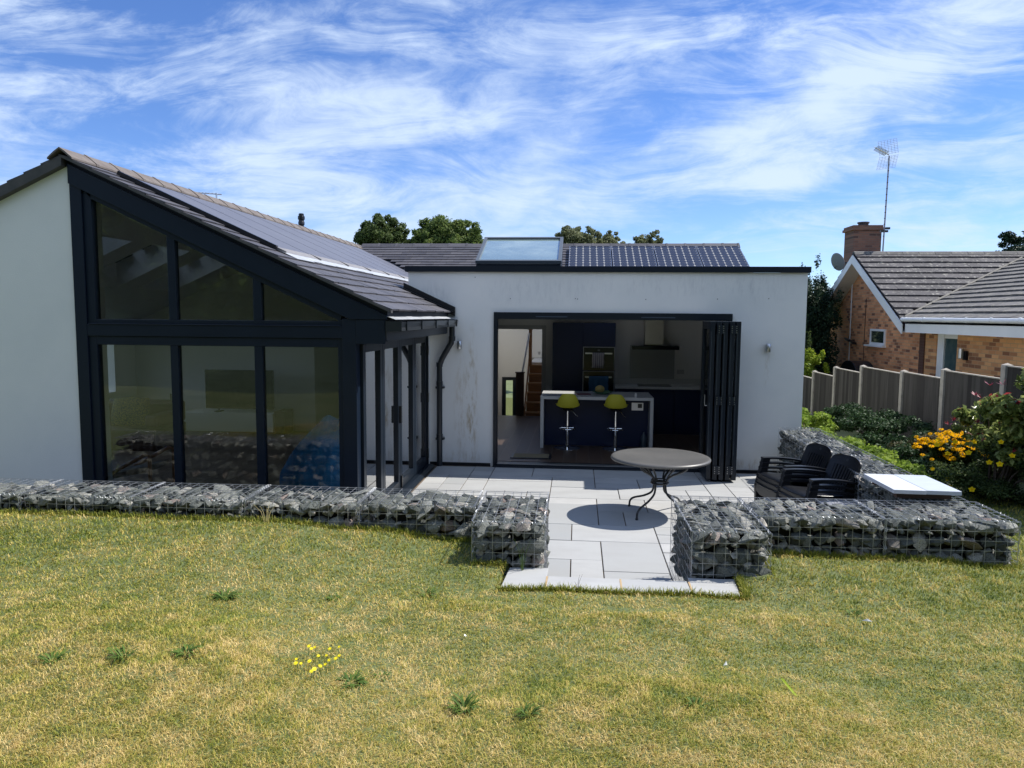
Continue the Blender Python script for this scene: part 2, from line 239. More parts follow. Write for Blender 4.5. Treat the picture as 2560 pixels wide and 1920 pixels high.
# ------------------------------------------------------------ mesh helpers
class MB:
    def __init__(s): s.v = []; s.f = []; s.t = []; s.mi = []
    def add(s, vs, fs, tone=None, mi=0):
        b = len(s.v); s.v += [tuple(x) for x in vs]; tone = random.random() if tone is None else tone
        for q in fs: s.f.append(tuple(b+i for i in q)); s.t.append(tone); s.mi.append(mi)
        return s
    def box(s, x0, y0, z0, x1, y1, z1, tone=None, mi=0):
        x0, x1 = min(x0, x1), max(x0, x1); y0, y1 = min(y0, y1), max(y0, y1); z0, z1 = min(z0, z1), max(z0, z1)
        return s.add([(x0, y0, z0), (x1, y0, z0), (x1, y1, z0), (x0, y1, z0), (x0, y0, z1), (x1, y0, z1), (x1, y1, z1), (x0, y1, z1)], [(0, 3, 2, 1), (4, 5, 6, 7), (0, 1, 5, 4), (1, 2, 6, 5), (2, 3, 7, 6), (3, 0, 4, 7)], tone, mi)
    def obox(s, o, a, b, c_, tone=None, mi=0):
        o, a, b, c_ = map(Vector, (o, a, b, c_)); vs = [o, o+a, o+a+b, o+b, o+c_, o+a+c_, o+a+b+c_, o+b+c_]
        return s.add(vs, [(0, 3, 2, 1), (4, 5, 6, 7), (0, 1, 5, 4), (1, 2, 6, 5), (2, 3, 7, 6), (3, 0, 4, 7)], tone, mi)
    def prism(s, poly, vec, tone=None, mi=0):
        n = len(poly); p = [Vector(q) for q in poly]; vv = Vector(vec)
        return s.add(p+[q+vv for q in p], [tuple(range(n))[::-1], tuple(range(n, 2*n))]+[(i, (i+1) % n, n+(i+1) % n, n+i) for i in range(n)], tone, mi)
    def tube(s, pts, r, n=8, cap=True, tone=None, mi=0):
        pts = [Vector(p) for p in pts]; rs = r if isinstance(r, (list, tuple)) else [r]*len(pts); vs = []; fs = []
        up = None
        for i, p in enumerate(pts):
            t = (pts[min(i+1, len(pts)-1)]-pts[max(i-1, 0)]).normalized()
            if up is None: up = t.orthogonal().normalized()
            up = (up - t*up.dot(t)).normalized(); w = t.cross(up)
            for k in range(n):
                a = 2*math.pi*k/n; vs.append(p+(up*math.cos(a)+w*math.sin(a))*rs[i])
        for i in range(len(pts)-1):
            for k in range(n): fs.append((i*n+k, i*n+(k+1) % n, (i+1)*n+(k+1) % n, (i+1)*n+k))
        if cap: fs += [tuple(range(n))[::-1], tuple(range((len(pts)-1)*n, len(pts)*n))]
        return s.add(vs, fs, tone, mi)
    def lathe(s, prof, cx=0, cy=0, n=24, tone=None, mi=0):
        vs = []; fs = []
        for (rr, z) in prof:
            for k in range(n): a = 2*math.pi*k/n; vs.append((cx+rr*math.cos(a), cy+rr*math.sin(a), z))
        for i in range(len(prof)-1):
            for k in range(n): fs.append((i*n+k, i*n+(k+1) % n, (i+1)*n+(k+1) % n, (i+1)*n+k))
        fs += [tuple(range(n))[::-1], tuple(range((len(prof)-1)*n, len(prof)*n))]
        return s.add(vs, fs, tone, mi)
    def build(s, name, m, parent=None, bevel=0, smooth=False, loc=None):
        me = bpy.data.meshes.new(name); me.from_pydata(s.v, [], s.f)
        at = me.attributes.new('tone', 'FLOAT', 'FACE'); at.data.foreach_set('value', s.t)
        for q in (m if isinstance(m, (list, tuple)) else [m]): me.materials.append(q)
        me.polygons.foreach_set('material_index', s.mi)
        if smooth: me.polygons.foreach_set('use_smooth', [True]*len(s.f))
        o = bpy.data.objects.new(name, me); COL.objects.link(o)
        if parent:
            o.parent = parent
            if parent.type == 'EMPTY' and not parent.get('_local'): o.location = -parent.location
        if smooth:
            try: me.set_sharp_from_angle(angle=R(40))
            except Exception: pass
        if bevel:
            b = o.modifiers.new('bevel', 'BEVEL'); b.width = bevel; b.segments = 2; b.limit_method = 'ANGLE'; b.angle_limit = R(50)
        return o
def fastmesh(name, vs, fs, tone, m, parent=None, n=4):
    """vs (k,3) array, fs (f,n) int array, tone (f,)"""
    me = bpy.data.meshes.new(name); me.vertices.add(len(vs)); me.vertices.foreach_set('co', np.asarray(vs, np.float32).ravel())
    me.loops.add(fs.size); me.loops.foreach_set('vertex_index', fs.astype(np.int32).ravel()); me.polygons.add(len(fs)); me.polygons.foreach_set('loop_start', np.arange(0, fs.size, n, dtype=np.int32))
    me.update(calc_edges=True)
    at = me.attributes.new('tone', 'FLOAT', 'FACE'); at.data.foreach_set('value', np.asarray(tone, np.float32)); me.materials.append(m); me.validate()
    o = bpy.data.objects.new(name, me); COL.objects.link(o)
    if parent:
        o.parent = parent
        if parent.type == 'EMPTY' and not parent.get('_local'): o.location = -parent.location
    return o
def tag(o, label, cat, group=None, kind=None):
    if label: o['label'] = label
    if cat: o['category'] = cat
    if group: o['group'] = group
    if kind: o['kind'] = kind
    return o
def thing(name, label, cat, loc=(0, 0, 0), group=None, rz=0, local=False):
    o = bpy.data.objects.new(name, None); COL.objects.link(o); o.location = loc; o.rotation_euler = (0, 0, rz); o.empty_display_size = .1
    if local: o['_local'] = 1
    return tag(o, label, cat, group)
def copytree(o, parent=None):
    q = o.copy(); COL.objects.link(q)
    if parent: q.parent = parent
    for ch in list(o.children): copytree(ch, q)
    return q
B = MB
# ============================================================ GROUND
CP = [(-9, 0, .72), (-3, 0, .73), (0, 0, .75), (3, 0, .74), (8, 0, .65), (-6, 2.7, .62), (-2, 2.7, .60), (.5, 2.7, .56), (3, 2.7, .54), (7, 3, .5), (-6, 5.3, .51), (-4, 5.33, .515), (-2.4, 5.36, .51), (-1.5, 5.4, .465), (-.9, 5.3, .40), (-.72, 5.0, .36), (-.5, 4.6, .335), (.3, 4.55, .34), (1.1, 4.6, .335), (-.6, 3.9, .43), (.4, 3.8, .45), (1.2, 3.9, .43), (1.45, 5.2, .385), (2.3, 5.4, .37), (3.2, 5.5, .32), (4.6, 5.6, .33), (6, 5.6, .36), (4.6, 7.6, .17), (6, 9, .1), (3.5, 7.4, .16), (5, 12, 0), (4, 12, -.02), (6, 15, -.1), (4, 17, -.12), (-9, 5.5, .51), (-9, 12, 0), (-9, 20, -.2), (8, 20, -.35), (5, 20, -.2), (15, 20, -.4), (15, 5, .3), (0, 25, -.5)]
CPA = np.array(CP)
def hgt(x, y):
    x = np.asarray(x, float); y = np.asarray(y, float)
    dd = (x[..., None]-CPA[:, 0])**2+(y[..., None]-CPA[:, 1])**2+.03; w = 1/dd**1.7
    h = (w*CPA[:, 2]).sum(-1)/w.sum(-1)
    yb = np.clip(-y, 0, 14); h = np.where(y < 0, .74+.085*yb, h)   # garden keeps rising behind the photographer
    far = np.clip((np.hypot(x, np.maximum(y, 0))-22)/40, 0, 1); h = h*(1-far)+(-1.2)*far*(y > 0)+h*far*(y <= 0)
    return h
def inpatio(x, y):
    x = np.asarray(x); y = np.asarray(y)
    a = (x > -8.3) & (x < 2.85) & (y > 5.66) & (y < 19.5); b_ = (x > -.45) & (x < 1.02) & (y > 4.80) & (y < 19.5); c_ = (x >= 2.8) & (x < 3.02) & (y > 9.9) & (y < 19.5)
    return a | b_ | c_
def axis(a, b, st, extra):
    g = list(np.arange(a, b+.001, st))
    for e in extra: g += [e-.012, e+.012]
    far = [b+2*1.35**k for k in range(20)]; near = [a-2*1.35**k for k in range(20)]
    return np.array(sorted(set(np.round(g+far+near, 4))))
gx = axis(-10, 10, .2, [-8.3, 3.02, 2.85, -.45, 1.02, -.50, 1.09]); gy = axis(-14, 24, .2, [5.66, 4.80, 4.61, 5.10])
GX, GY = np.meshgrid(gx, gy); GZ = hgt(GX, GY); GZ = np.where((GX > -.49) & (GX < 1.08) & (GY > 4.62) & (GY < 5.1), np.minimum(GZ, .27), GZ); GZ = np.where((GX > -8) & (GX < -.62) & (GY > 5.42), np.minimum(GZ, .45), GZ); GZ = np.where(inpatio(GX, GY), -.06, GZ)
nx, ny = len(gx), len(gy); idx = np.arange(nx*ny).reshape(ny, nx)
fs = np.stack([idx[:-1, :-1], idx[:-1, 1:], idx[1:, 1:], idx[1:, :-1]], -1).reshape(-1, 4)
def grassground():
    m = mat('lawn_soil', (.13, .15, .06), .95, var=(.09, .12, .04), vscale=1.6, bump=.5, bscale=40, detail=8)
    return m
GZ = np.where((GX > -2.75) & (GX < -.2) & (GY > 15.3) & (GY < 19.3), -1.0, GZ)
ground = fastmesh('ground', np.stack([GX, GY, GZ], -1).reshape(-1, 3), fs, np.zeros(len(fs)), grassground()); ground.data.materials.append(mat('darkened_rear_lawn', (.060, .085, .045), .95, var=(.045, .065, .03), vscale=3, bump=.6, bscale=30)); _cy = np.zeros(len(ground.data.polygons)*3); ground.data.polygons.foreach_get('center', _cy); ground.data.polygons.foreach_set('material_index', (_cy.reshape(-1, 3)[:, 1] < .6).astype(np.int32)); tag(ground, 'lawn soil sloping down to the sunken patio', None, kind='structure')  # second, darker ground colour behind the viewpoint dims its reflection in the glazing
# ------------------------------------------------------------ patio
q = .2725; X0, Y0 = .785, 7.37
fixed = [(-3, -2, 3, 2), (0, -2, 2, 1), (0, -1, 2, 1), (-5, -2, 2, 2), (-5, -4, 3, 2), (-2, -5, 2, 3), (-5, -6, 2, 2), (-3, -6, 1, 2), (-2, -6, 2, 1), (-2, 0, 1, 2), (-1, 0, 3, 2), (-4, 0, 2, 3), (-4, 3, 2, 1), (-2, 2, 2, 2), (0, 2, 3, 2), (-4, 4, 3, 2), (-1, 4, 3, 2), (-4, 6, 2, 2), (-7, 8, 2, 2), (-5, 8, 3, 2), (-2, 6, 2, 1), (-2, 7, 2, 1), (0, 6, 3, 2), (-7, 7, 3, 1), (-7, 5, 3, 2), (-2, 8, 3, 2)]
occ = set(); slabs = []
def free(i, j, w, h): return all((a, b_) not in occ for a in range(i, i+w) for b_ in range(j, j+h))
def put(i, j, w, h):
    slabs.append((i, j, w, h))
    for a in range(i, i+w):
        for b_ in range(j, j+h): occ.add((a, b_))
for t in fixed:
    if free(*t): put(*t)
rp = random.Random(3)
def cellok(i, j):
    x = X0+q*i; y = Y0+q*j
    return (x > -2.2 and x+q < 2.75 and y > 5.85 and y+q < 10.25) or (x > -.60 and x+q < 1.1 and y > 4.7 and y < 6.6)
for j in range(-10, 12):
    for i in range(-12, 9):
        if (i, j) in occ or not cellok(i, j): continue
        opts = [(3, 2), (2, 2), (2, 1), (3, 2), (1, 1), (1, 2)]; rp.shuffle(opts)
        for w, h in opts+[(1, 1)]:
            if free(i, j, w, h) and all(cellok(a, b_) for a in range(i, i+w) for b_ in range(j, j+h)): put(i, j, w, h); break
mb = B()
for (i, j, w, h) in slabs:
    z = -.004+rp.uniform(-.0015, .0015); g = .005
    x0, y0, x1, y1 = X0+q*i+g, Y0+q*j+g, X0+q*(i+w)-g, Y0+q*(j+h)-g; y1 = min(y1, 10.185)
    if y1 > y0+.02: mb.box(x0, y0, -.04, x1, y1, z+.004, rp.random())
patio = mb.build('patio', M['slab'], bevel=.003); tag(patio, 'pale grey paving slabs between the gabions and the house', None, kind='structure')
gb = B(); gb.box(-2.2, 5.70, -.05, 2.84, 10.19, -.012); gb.box(-.44, 4.82, -.052, 1.01, 5.69, -.0125)
o = gb.build('patio_bed', M['grout']); tag(o, 'brown joint mortar beneath the paving', None, kind='structure')
sg = B(); sg.box(-8.1, 5.7, -.055, -2.2, 7.0, -.02); o = sg.build('gravel_strip', M['soil']); tag(o, 'dark soil strip at the foot of the glazed gable', None, kind='structure')
# raised step slabs at the lawn edge
KS = .9026
for (poly, lab) in [([(-.53, 5.13), (-.215, 5.15), (-.20, 5.60), (-.50, 5.58)], 'grey step slab at the left end, in front of the left gabion block'),
                    ([(-.205, 5.15), (.335, 5.145), (.335, 5.42), (-.195, 5.42)], 'long grey step slab left of the middle of the lawn edge'),
                    ([(.345, 5.145), (.835, 5.15), (.83, 5.425), (.345, 5.42)], 'long grey step slab right of the middle of the lawn edge'),
                    ([(.845, 5.15), (1.165, 5.155), (1.19, 5.505), (1.15, 5.505), (1.15, 5.50), (.85, 5.50)], 'grey step slab at the right end, in front of the right gabion block')]:
    m_ = B(); m_.prism([(x*KS, y*KS, .307) for x, y in poly], (0, 0, .034), rp.uniform(.35, .8)); o = m_.build('step_slab', M['slab'], bevel=.003); tag(o, lab, 'paving slab', 'step slabs between lawn and patio')
st = B(); st.box(-.44, 4.68, -.05, 1.0, 4.875, .306); o = st.build('step_riser', M['grout']); tag(o, 'mortar riser beneath the step slabs', None, kind='structure')
sb_ = B()
for xx in (-.185, .307, .759): sb_.prism([((xx-.006), 4.655, .3405), ((xx+.006), 4.655, .3405), ((xx+.008), 4.885, .3405), ((xx-.004), 4.885, .3405)], (0, 0, .002))
o = sb_.build('step_joints', mat('sandy_joint', (.42, .30, .17), .95)); tag(o, 'sandy mortar joints between the step slabs', None, kind='structure')
# ============================================================ MODERN HOUSE
H = thing('modern_house', 'white rendered house with dark glazed gable, slate roofs and open folding doors', 'house', (-1.0, 10.2, 0))
def gridboxes(mb, ax, a0, a1, us, vs, holes):
    """wall/slab of boxes; ax = thickness axis ('x','y','z'), us/vs cut lines, holes = (u0,u1,v0,v1)"""
    U_ = sorted(set(us+[h for q in holes for h in q[:2]])); V_ = sorted(set(vs+[h for q in holes for h in q[2:]]))
    for u0, u1 in zip(U_, U_[1:]):
        for v0, v1 in zip(V_, V_[1:]):
            cu, cv = (u0+u1)/2, (v0+v1)/2
            if any(h[0] < cu < h[1] and h[2] < cv < h[3] for h in holes): continue
            if ax == 'y': mb.box(u0, a0, v0, u1, a1, v1)
            elif ax == 'x': mb.box(a0, u0, v0, a1, u1, v1)
            else: mb.box(u0, v0, a0, u1, v1, a1)
    return mb
K = .456
zr_ = lambda x: 3.6-K*(x+4.95)
# -- walls
gridboxes(B(), 'y', 10.2, 10.5, [-2.36, 3.02], [-.05, 2.697], [(-1.163, 2.06, -.05, 2.15)]).build('kitchen_wall', M['wall'], H)
B().box(2.72, 10.502, -.05, 3.018, 19.3, 2.697).build('side_wall', M['render'], H)
B().box(-2.358, 10.502, 2.0, -2.06, 14.3, 2.697).box(-2.358, 10.502, -.05, -2.10, 12.0, 2.0).build('inner_side_wall', M['plaster'], H)
B().prism([(-8.15, 6.9, -.05), (-4.922, 6.9, -.05), (-4.922, 6.9, 3.50), (-4.95, 6.9, 3.51), (-8.15, 6.9, 3.51-K*3.2)], (0, .46, 0)).build('gable_wall', M['render'], H)
gridboxes(B(), 'x', -8.15, -7.9, [7.36, 19], [-.05, 2.0], [(8.0, 12.0, .75, 1.95)]).build('far_side_wall', M['render'], H)  # unseen opening added to let more daylight into the living room
gridboxes(B(), 'y', 19, 19.3, [-8.1, 3.0], [-.8, 2.6], [(-2.6, -.5, -.8, 2.3)]).build('rear_wall', M['render'], H)
B().box(-2.36, 10.188, -.05, -1.2, 10.199, .035).build('damp_course', M['black'], H); B().box(2.07, 10.188, -.05, 3.02, 10.199, .03).build('damp_course', M['black'], H)
# -- fascia
fb = B(); fb.box(-2.40, 10.16, 2.698, 3.05, 10.20, 2.775); fb.box(-2.40, 10.20, 2.698, -2.36, 14.3, 2.775); fb.box(3.015, 10.20, 2.698, 3.05, 14.3, 2.775); fb.box(-2.36, 10.2, 2.745, 3.015, 10.30, 2.772)
fb.build('fascia', M['navyflat'], H)
HA, HB = (-1.50, -.29, 11.02, 12.02), (.25, 1.35, 12.28, 12.86)
gridboxes(B(), 'z', 2.36, 2.60, [-2.058, 2.718], [10.502, 13.648], [HA, HB]).build('kitchen_ceiling', M['plaster'], H)
gridboxes(B(), 'z', 2.60, 2.70, [-2.34, 3.0], [10.31, 14.6], [HA, HB]).build('flat_roof', M['navyflat'], H)
# -- rooflight
rl = B(); x0, x1, y0, y1 = -1.52, -.27, 11.0, 12.04; zb, zt = 2.86, 3.29
rl.box(x0, y0-.02, 2.70, x1, y0+.03, zb); rl.prism([(x0, y0+.03, 2.70), (x0, y1, 2.70), (x0, y1, zt), (x0, y0+.03, zb)], (.05, 0, 0)); rl.prism([(x1-.05, y0+.03, 2.70), (x1-.05, y1, 2.70), (x1-.05, y1, zt), (x1-.05, y0+.03, zb)], (.05, 0, 0)); rl.box(x0, y1, 2.70, x1, y1+.04, zt)
rf = rl.build('rooflight', M['navyflat'], H)
dv = Vector((0, y1-y0, zt-zb)); nv = Vector((0, -(zt-zb), y1-y0)).normalized()*.05
fr = B(); o0 = Vector((x0-.01, y0-.03, zb+.001)); 
fr.obox(o0, (x1-x0+.02, 0, 0), dv.normalized()*.05, nv); fr.obox(o0+dv*1.03, (x1-x0+.02, 0, 0), dv.normalized()*.05, nv)
for xx in (x0-.01, x1-.04): fr.obox(Vector((xx, y0-.03, zb+.001))+dv.normalized()*.05, (.05, 0, 0), dv*1.03-dv.normalized()*.05, nv)
fr.build('frame', mat('rooflight_frame', (.10, .115, .13), .35), rf, bevel=.003)
g = B(); g.obox(Vector((x0+.04, y0, zb+.03)), (x1-x0-.08, 0, 0), dv, nv*.15); g.build('pane', M['brightened_glass'], rf)
wl = B(); wl.prism([(x0+.052, y0+.032, 2.37), (x0+.052, y1-.01, 2.37), (x0+.052, y1-.01, zt-.01), (x0+.052, y0+.032, zb-.01)], (.012, 0, 0)); wl.prism([(x1-.064, y0+.032, 2.37), (x1-.064, y1-.01, 2.37), (x1-.064, y1-.01, zt-.01), (x1-.064, y0+.032, zb-.01)], (.012, 0, 0)); wl.box(x0+.064, y1-.022, 2.37, x1-.064, y1-.01, zt-.02); wl.box(x0+.064, y0+.032, 2.37, x1-.064, y0+.044, zb-.02)
wl.build('lining', M['whitep'], rf)
# -- bifold frame in the kitchen opening
kf = B(); kf.box(-1.162, 10.17, 0.0, -1.11, 10.30, 2.15); kf.box(-1.11, 10.16, 2.055, 2.057, 10.30, 2.149); kf.box(1.99, 10.17, 0, 2.057, 10.30, 2.055); kf.box(-1.11, 10.10, -.005, 2.057, 10.30, .045); kf.box(-1.16, 10.085, -.01, 2.1, 10.10, .02)
kfo = kf.build('door_opening_frame', M['frame'], H, bevel=.003)
tv_ = B(); tv_.box(-.58, 10.153, 2.085, -.15, 10.16, 2.098); tv_.box(.85, 10.153, 2.085, 1.30, 10.16, 2.098); tv_.build('trickle_vent', mat('vent_grey', (.05, .07, .10), .4), kfo)
tr = B(); tr.box(-1.1, 10.11, .0455, 1.98, 10.125, .052); tr.box(-1.1, 10.19, .0455, 1.98, 10.205, .052); tr.build('track', M['alu'], kfo)
lx = [1.655, 1.735, 1.815, 1.895, 1.975]
for k, x in enumerate(lx):
    y0, y1 = (9.50, 10.12); w = .058; lean = [.0, .0, .0, .0, .0][k]
    lf = B(); lf.box(x, y0, .03, x+w, y0+.085, 2.05); lf.box(x, y1-.085, .03, x+w, y1, 2.05); lf.box(x, y0+.085, .03, x+w, y1-.085, .15); lf.box(x, y0+.085, 1.95, x+w, y1-.085, 2.05)
    for zz_ in (.14, .0): pass
    lo = lf.build('folding_door', M['frame'], H, bevel=.005)
    B().box(x+w*.4, y0+.08, .14, x+w*.6, y1-.08, 1.96).build('pane', M['leaf_glass'], lo)
    gk = B(); gk.box(x+.012, y0-.004, .35, x+.017, y0-.0005, 1.02); gk.box(x+.012, y0-.004, 1.12, x+.017, y0-.0005, 1.92); gk.build('gasket', mat('gasket', (.05, .065, .08), .3), lo)
    if k in (1, 3):
        for zc in (.16, 1.05, 1.95):
            hg = B()
            hg.box(x+.01, y0-.016, zc-.055, x+w+.032, y0-.0045, zc+.055)
            for dz in (-.04, -.015, .015, .04):
                for dx in (.02, w+.018): hg.box(x+dx, y0-.019, zc+dz-.004, x+dx+.008, y0-.016, zc+dz+.004, mi=1)
            hg.build('hinge', [M['frame'], M['alu']], lo)
    if k == 0:
        hn = B(); hn.tube([(x-.005, 9.56, .98), (x-.03, 9.56, .98), (x-.035, 9.56, 1.02), (x-.035, 9.56, 1.12)], .006); hn.build('handle', M['alu'], lo)
# -- glazed gable
yF = 6.9
gf = B()
gf.box(-4.92, yF-.02, -.02, -4.80, yF+.10, 3.34)           # left cladding post
gf.box(-4.80, yF, 0, -4.715, yF+.08, 3.26)
gf.box(-2.285, yF, 0, -2.235, yF+.08, 2.05); gf.box(-2.235, yF-.02, -.02, -2.10, yF+.10, 2.06)   # right post
gf.box(-4.80, yF-.018, 1.872, -2.236, yF+.06, 1.988); gf.box(-4.715, yF, 1.988, -2.285, yF+.08, 2.037); gf.box(-4.715, yF, 1.785, -2.285, yF+.08, 1.872)
gf.box(-4.78, yF-.028, 1.985, -2.25, yF-.012, 1.995)
for a, b_ in ((-3.967, -3.888), (-3.117, -3.035)):
    zt_ = 3.198-.4756*((a+b_)/2+4.724)+.03
    gf.box(a, yF+.004, 2.037, b_, yF+.076, zt_); gf.box(a, yF+.004, .08, b_, yF+.076, 1.785)
gf.box(-4.715, yF, 0, -2.285, yF+.08, .08)
gf.prism([(-4.80, yF, 3.285), (-4.715, yF, 3.193), (-2.262, yF, 2.037), (-2.235, yF, 2.10)], (0, .08, 0))
ga = gf.build('gable_frame', M['navy'], H, bevel=.004)
bg = B(); bg.prism([(-4.921, yF-.035, 3.525), (-4.921, yF-.035, 3.338), (-2.16, yF-.035, 2.055), (-1.80, yF-.035, 2.055), (-1.80, yF-.035, 2.09)], (0, .04, 0)); bg.prism([(-2.099, yF-.025, 1.822), (-1.82, yF-.025, 1.822), (-1.82, yF-.025, 2.054), (-2.099, yF-.025, 2.054)], (0, .03, 0))
bg.build('bargeboard', M['navy'], H, bevel=.003)
tp = lambda x: 3.193-.4713*(x+4.715)
for (a, b_) in ((-4.715, -3.967), (-3.888, -3.117), (-3.035, -2.285)):
    p = B().box(a-.005, yF+.035, .075, b_+.005, yF+.045, 1.79).build('window_pane', M['gable_glass'], ga)
    top = [(a-.005, yF+.035, 2.03), (b_+.005, yF+.035, 2.03), (b_+.005, yF+.035, max(tp(b_), 2.035)), (a-.005, yF+.035, tp(a))]
    p = B().prism(top, (0, .01, 0)).build('window_pane', M['gable_glass'], ga)
# -- side folding doors of the living room
sf = B(); sf.box(-2.16, 6.995, 1.822, -2.06, 10.06, 1.845); sf.box(-2.10, 6.98, 1.845, -1.82, 10.19, 1.86); sf.box(-2.12, 7.0, -.02, -2.02, 10.06, .03)
sf.prism([(-2.02, 7.0, .028), (-1.965, 7.0, .006), (-1.965, 7.0, -.02), (-2.02, 7.0, -.02)], (0, 3.08, 0)); sf.box(-2.16, 10.03, -.02, -2.05, 10.065, 1.82)
sfo = sf.build('side_door_frame', M['frame'], H, bevel=.003)
B().box(-2.35, 10.066, -.05, -2.06, 10.2, 1.82).build('reveal', M['render'], H)
ys = [7.0, 7.72, 8.49, 9.26, 10.03]
for k in range(4):
    a, b_ = ys[k]+.004, ys[k+1]-.004; l_ = B(); xa, xb = -2.135, -2.07
    l_.box(xa, a, .035, xb, a+.09, 1.815); l_.box(xa, b_-.09, .035, xb, b_, 1.815); l_.box(xa, a+.09, .035, xb, b_-.09, .15); l_.box(xa, a+.09, 1.73, xb, b_-.09, 1.815)
    lo = l_.build('side_folding_door', M['frame'], H, bevel=.004)
    B().box(xa+.025, a+.085, .145, xa+.035, b_-.085, 1.735).build('pane', M['door_glass'], lo)
    if k == 1: B().box(xb, b_-.06, .84, xb+.03, b_-.02, 1.04).build('handle', M['black'], lo)
    if k == 3:
        B().box(xb-.01, b_-.01, 1.55, xb+.025, b_+.03, 1.68).build('hinge', M['black'], lo); B().box(xb-.01, b_-.01, .9, xb+.025, b_+.03, 1.03).build('hinge', M['black'], lo); B().box(xb-.01, b_-.01, .12, xb+.025, b_+.03, .25).build('hinge', M['black'], lo)
    if k == 2: B().box(xb, a-.01, .06, xb+.02, a+.03, .2).build('hinge', M['black'], lo)
# -- eaves
ev = B(); ev.box(-1.835, 6.90, 1.855, -1.81, 10.19, 2.06); ev.box(-2.10, 6.99, 1.86, -1.836, 10.19, 1.872); ev.build('eaves_board', mat('eaves_dark', (.03, .035, .042), .4), H)
B().obox((-1.85, 6.88, 2.100), (.13, 0, -.045), (0, 3.27, 0), (0, 0, .004)).build('eaves_flashing', M['lead'], H)
gt = B(); prof = [(-1.806, 2.035), (-1.80, 1.965), (-1.77, 1.945), (-1.70, 1.945), (-1.665, 1.98), (-1.652, 2.035), (-1.66, 2.035), (-1.672, 1.985), (-1.705, 1.953), (-1.768, 1.953), (-1.792, 1.97), (-1.798, 2.035)]
gt.prism([(x, 6.87, z) for x, z in prof], (0, 3.30, 0)); gt.box(-1.81, 6.862, 1.945, -1.655, 6.87, 2.04)
go = gt.build('gutter', M['gutter'], H)
for yy in (7.05, 7.75, 8.55, 9.35, 10.0): B().box(-1.66, yy, 1.95, -1.644, yy+.035, 2.042).box(-1.81, yy, 2.035, -1.644, yy+.03, 2.043).build('gutter_bracket', M['gutter'], go)
dpz = B(); dpz.tube([(-1.73, 10.10, 1.96), (-1.73, 10.10, 1.80), (-1.745, 10.10, 1.72), (-1.87, 10.10, 1.50), (-1.905, 10.10, 1.40), (-1.905, 10.10, 1.3), (-1.905, 10.10, 0.0)], .040, 14)
for zc in (1.78, 1.42, 1.16, .42): dpz.tube([(-1.905 if zc < 1.6 else -1.73, 10.10, zc-.03), (-1.905 if zc < 1.6 else -1.73, 10.10, zc+.03)], .046, 14)
dpo = dpz.build('downpipe', M['gutter'], H, smooth=True)
cl = B()
for zc in (1.10, .38): cl.box(-1.96, 10.09, zc-.015, -1.85, 10.2, zc+.015); cl.tube([(-1.85, 10.12, zc), (-1.835, 10.12, zc)], .012, 8)
cl.build('pipe_clip', M['gutter'], dpo)
# -- slates
def slates(xmin, xmax, origin, along, up, L_, W_, sw, sh, keep=None, thick=.008, m='slate'):
    """rows of slates: along = unit vector of the courses, up = unit vector upslope"""
    o = Vector(origin); a = Vector(along); u = Vector(up); n_ = a.cross(u); n_ = n_ if n_.z > 0 else -n_
    mb = B(); rows = int(W_/sh)+1; rr = random.Random(11)
    for j in range(rows):
        t = (j % 2)*.5*sw; i0 = -1
        while t+i0*sw < L_:
            s0, s1 = max(0, t+i0*sw), min(L_, t+(i0+1)*sw); i0 += 1
            if s1-s0 < .03: continue
            v0, v1 = j*sh, min((j+1)*sh+.02, W_)
            if keep and not keep(o+a*((s0+s1)/2)+u*(v0+sh/2)): continue
            g = .0025; lift = thick+rr.uniform(0, .004); dj = rr.uniform(-.006, .006)
            p0 = o+a*(s0+g)+u*(v0+dj); p1 = o+a*(s1-g)+u*(v0+dj+rr.uniform(-.002, .002)); p2 = o+a*(s1-g)+u*v1; p3 = o+a*(s0+g)+u*v1
            mb.add([p0, p1, p2, p3, p0+n_*(lift+.008), p1+n_*(lift+.008+rr.uniform(-.001, .002)), p2+n_*.003, p3+n_*.003], [(4, 5, 6, 7), (0, 1, 5, 4), (1, 2, 6, 5), (3, 0, 4, 7), (2, 3, 7, 6)], rr.random())
    return mb
ca, sa = 1/math.hypot(1, K), K/math.hypot(1, K)
def keepL(p):
    if p.y > 10.2 and p.x > -2.41: return False
    if 7.27 < p.y < 15.6 and -4.68 < p.x < -2.96: return False
    if p.x+4.95 > 16.75-p.y+.05: return False
    return True
mb = slates(0, 0, (-1.745, 6.83, 3.6-K*3.205), (0, 1, 0), (-ca, 0, sa), 11, 3.2/ca, .27, .2, keepL)
mb.build('slate_slope', M['slate'], H)
mb = slates(0, 0, (-8.25, 6.83, 3.6-K*3.3), (0, 1, 0), (ca, 0, sa), 11, 3.3/ca, .27, .2, lambda p: not any(y0 < p.y < y1 and -6.7 < p.x < -5.55 for y0, y1 in ((7.9, 8.9), (9.3, 10.3), (10.8, 11.8))))
mb.build('slate_slope', M['slate'], H)
def keepB(p): return p.x+4.95 > 16.75-p.y-.25
mb = slates(0, 0, (-4.95, 14.35, 3.66-K*2.25), (1, 0, 0), (0, ca, sa), 8.37, 2.25/ca, .27, .155, keepB); mb.build('slate_slope', M['slate'], H)
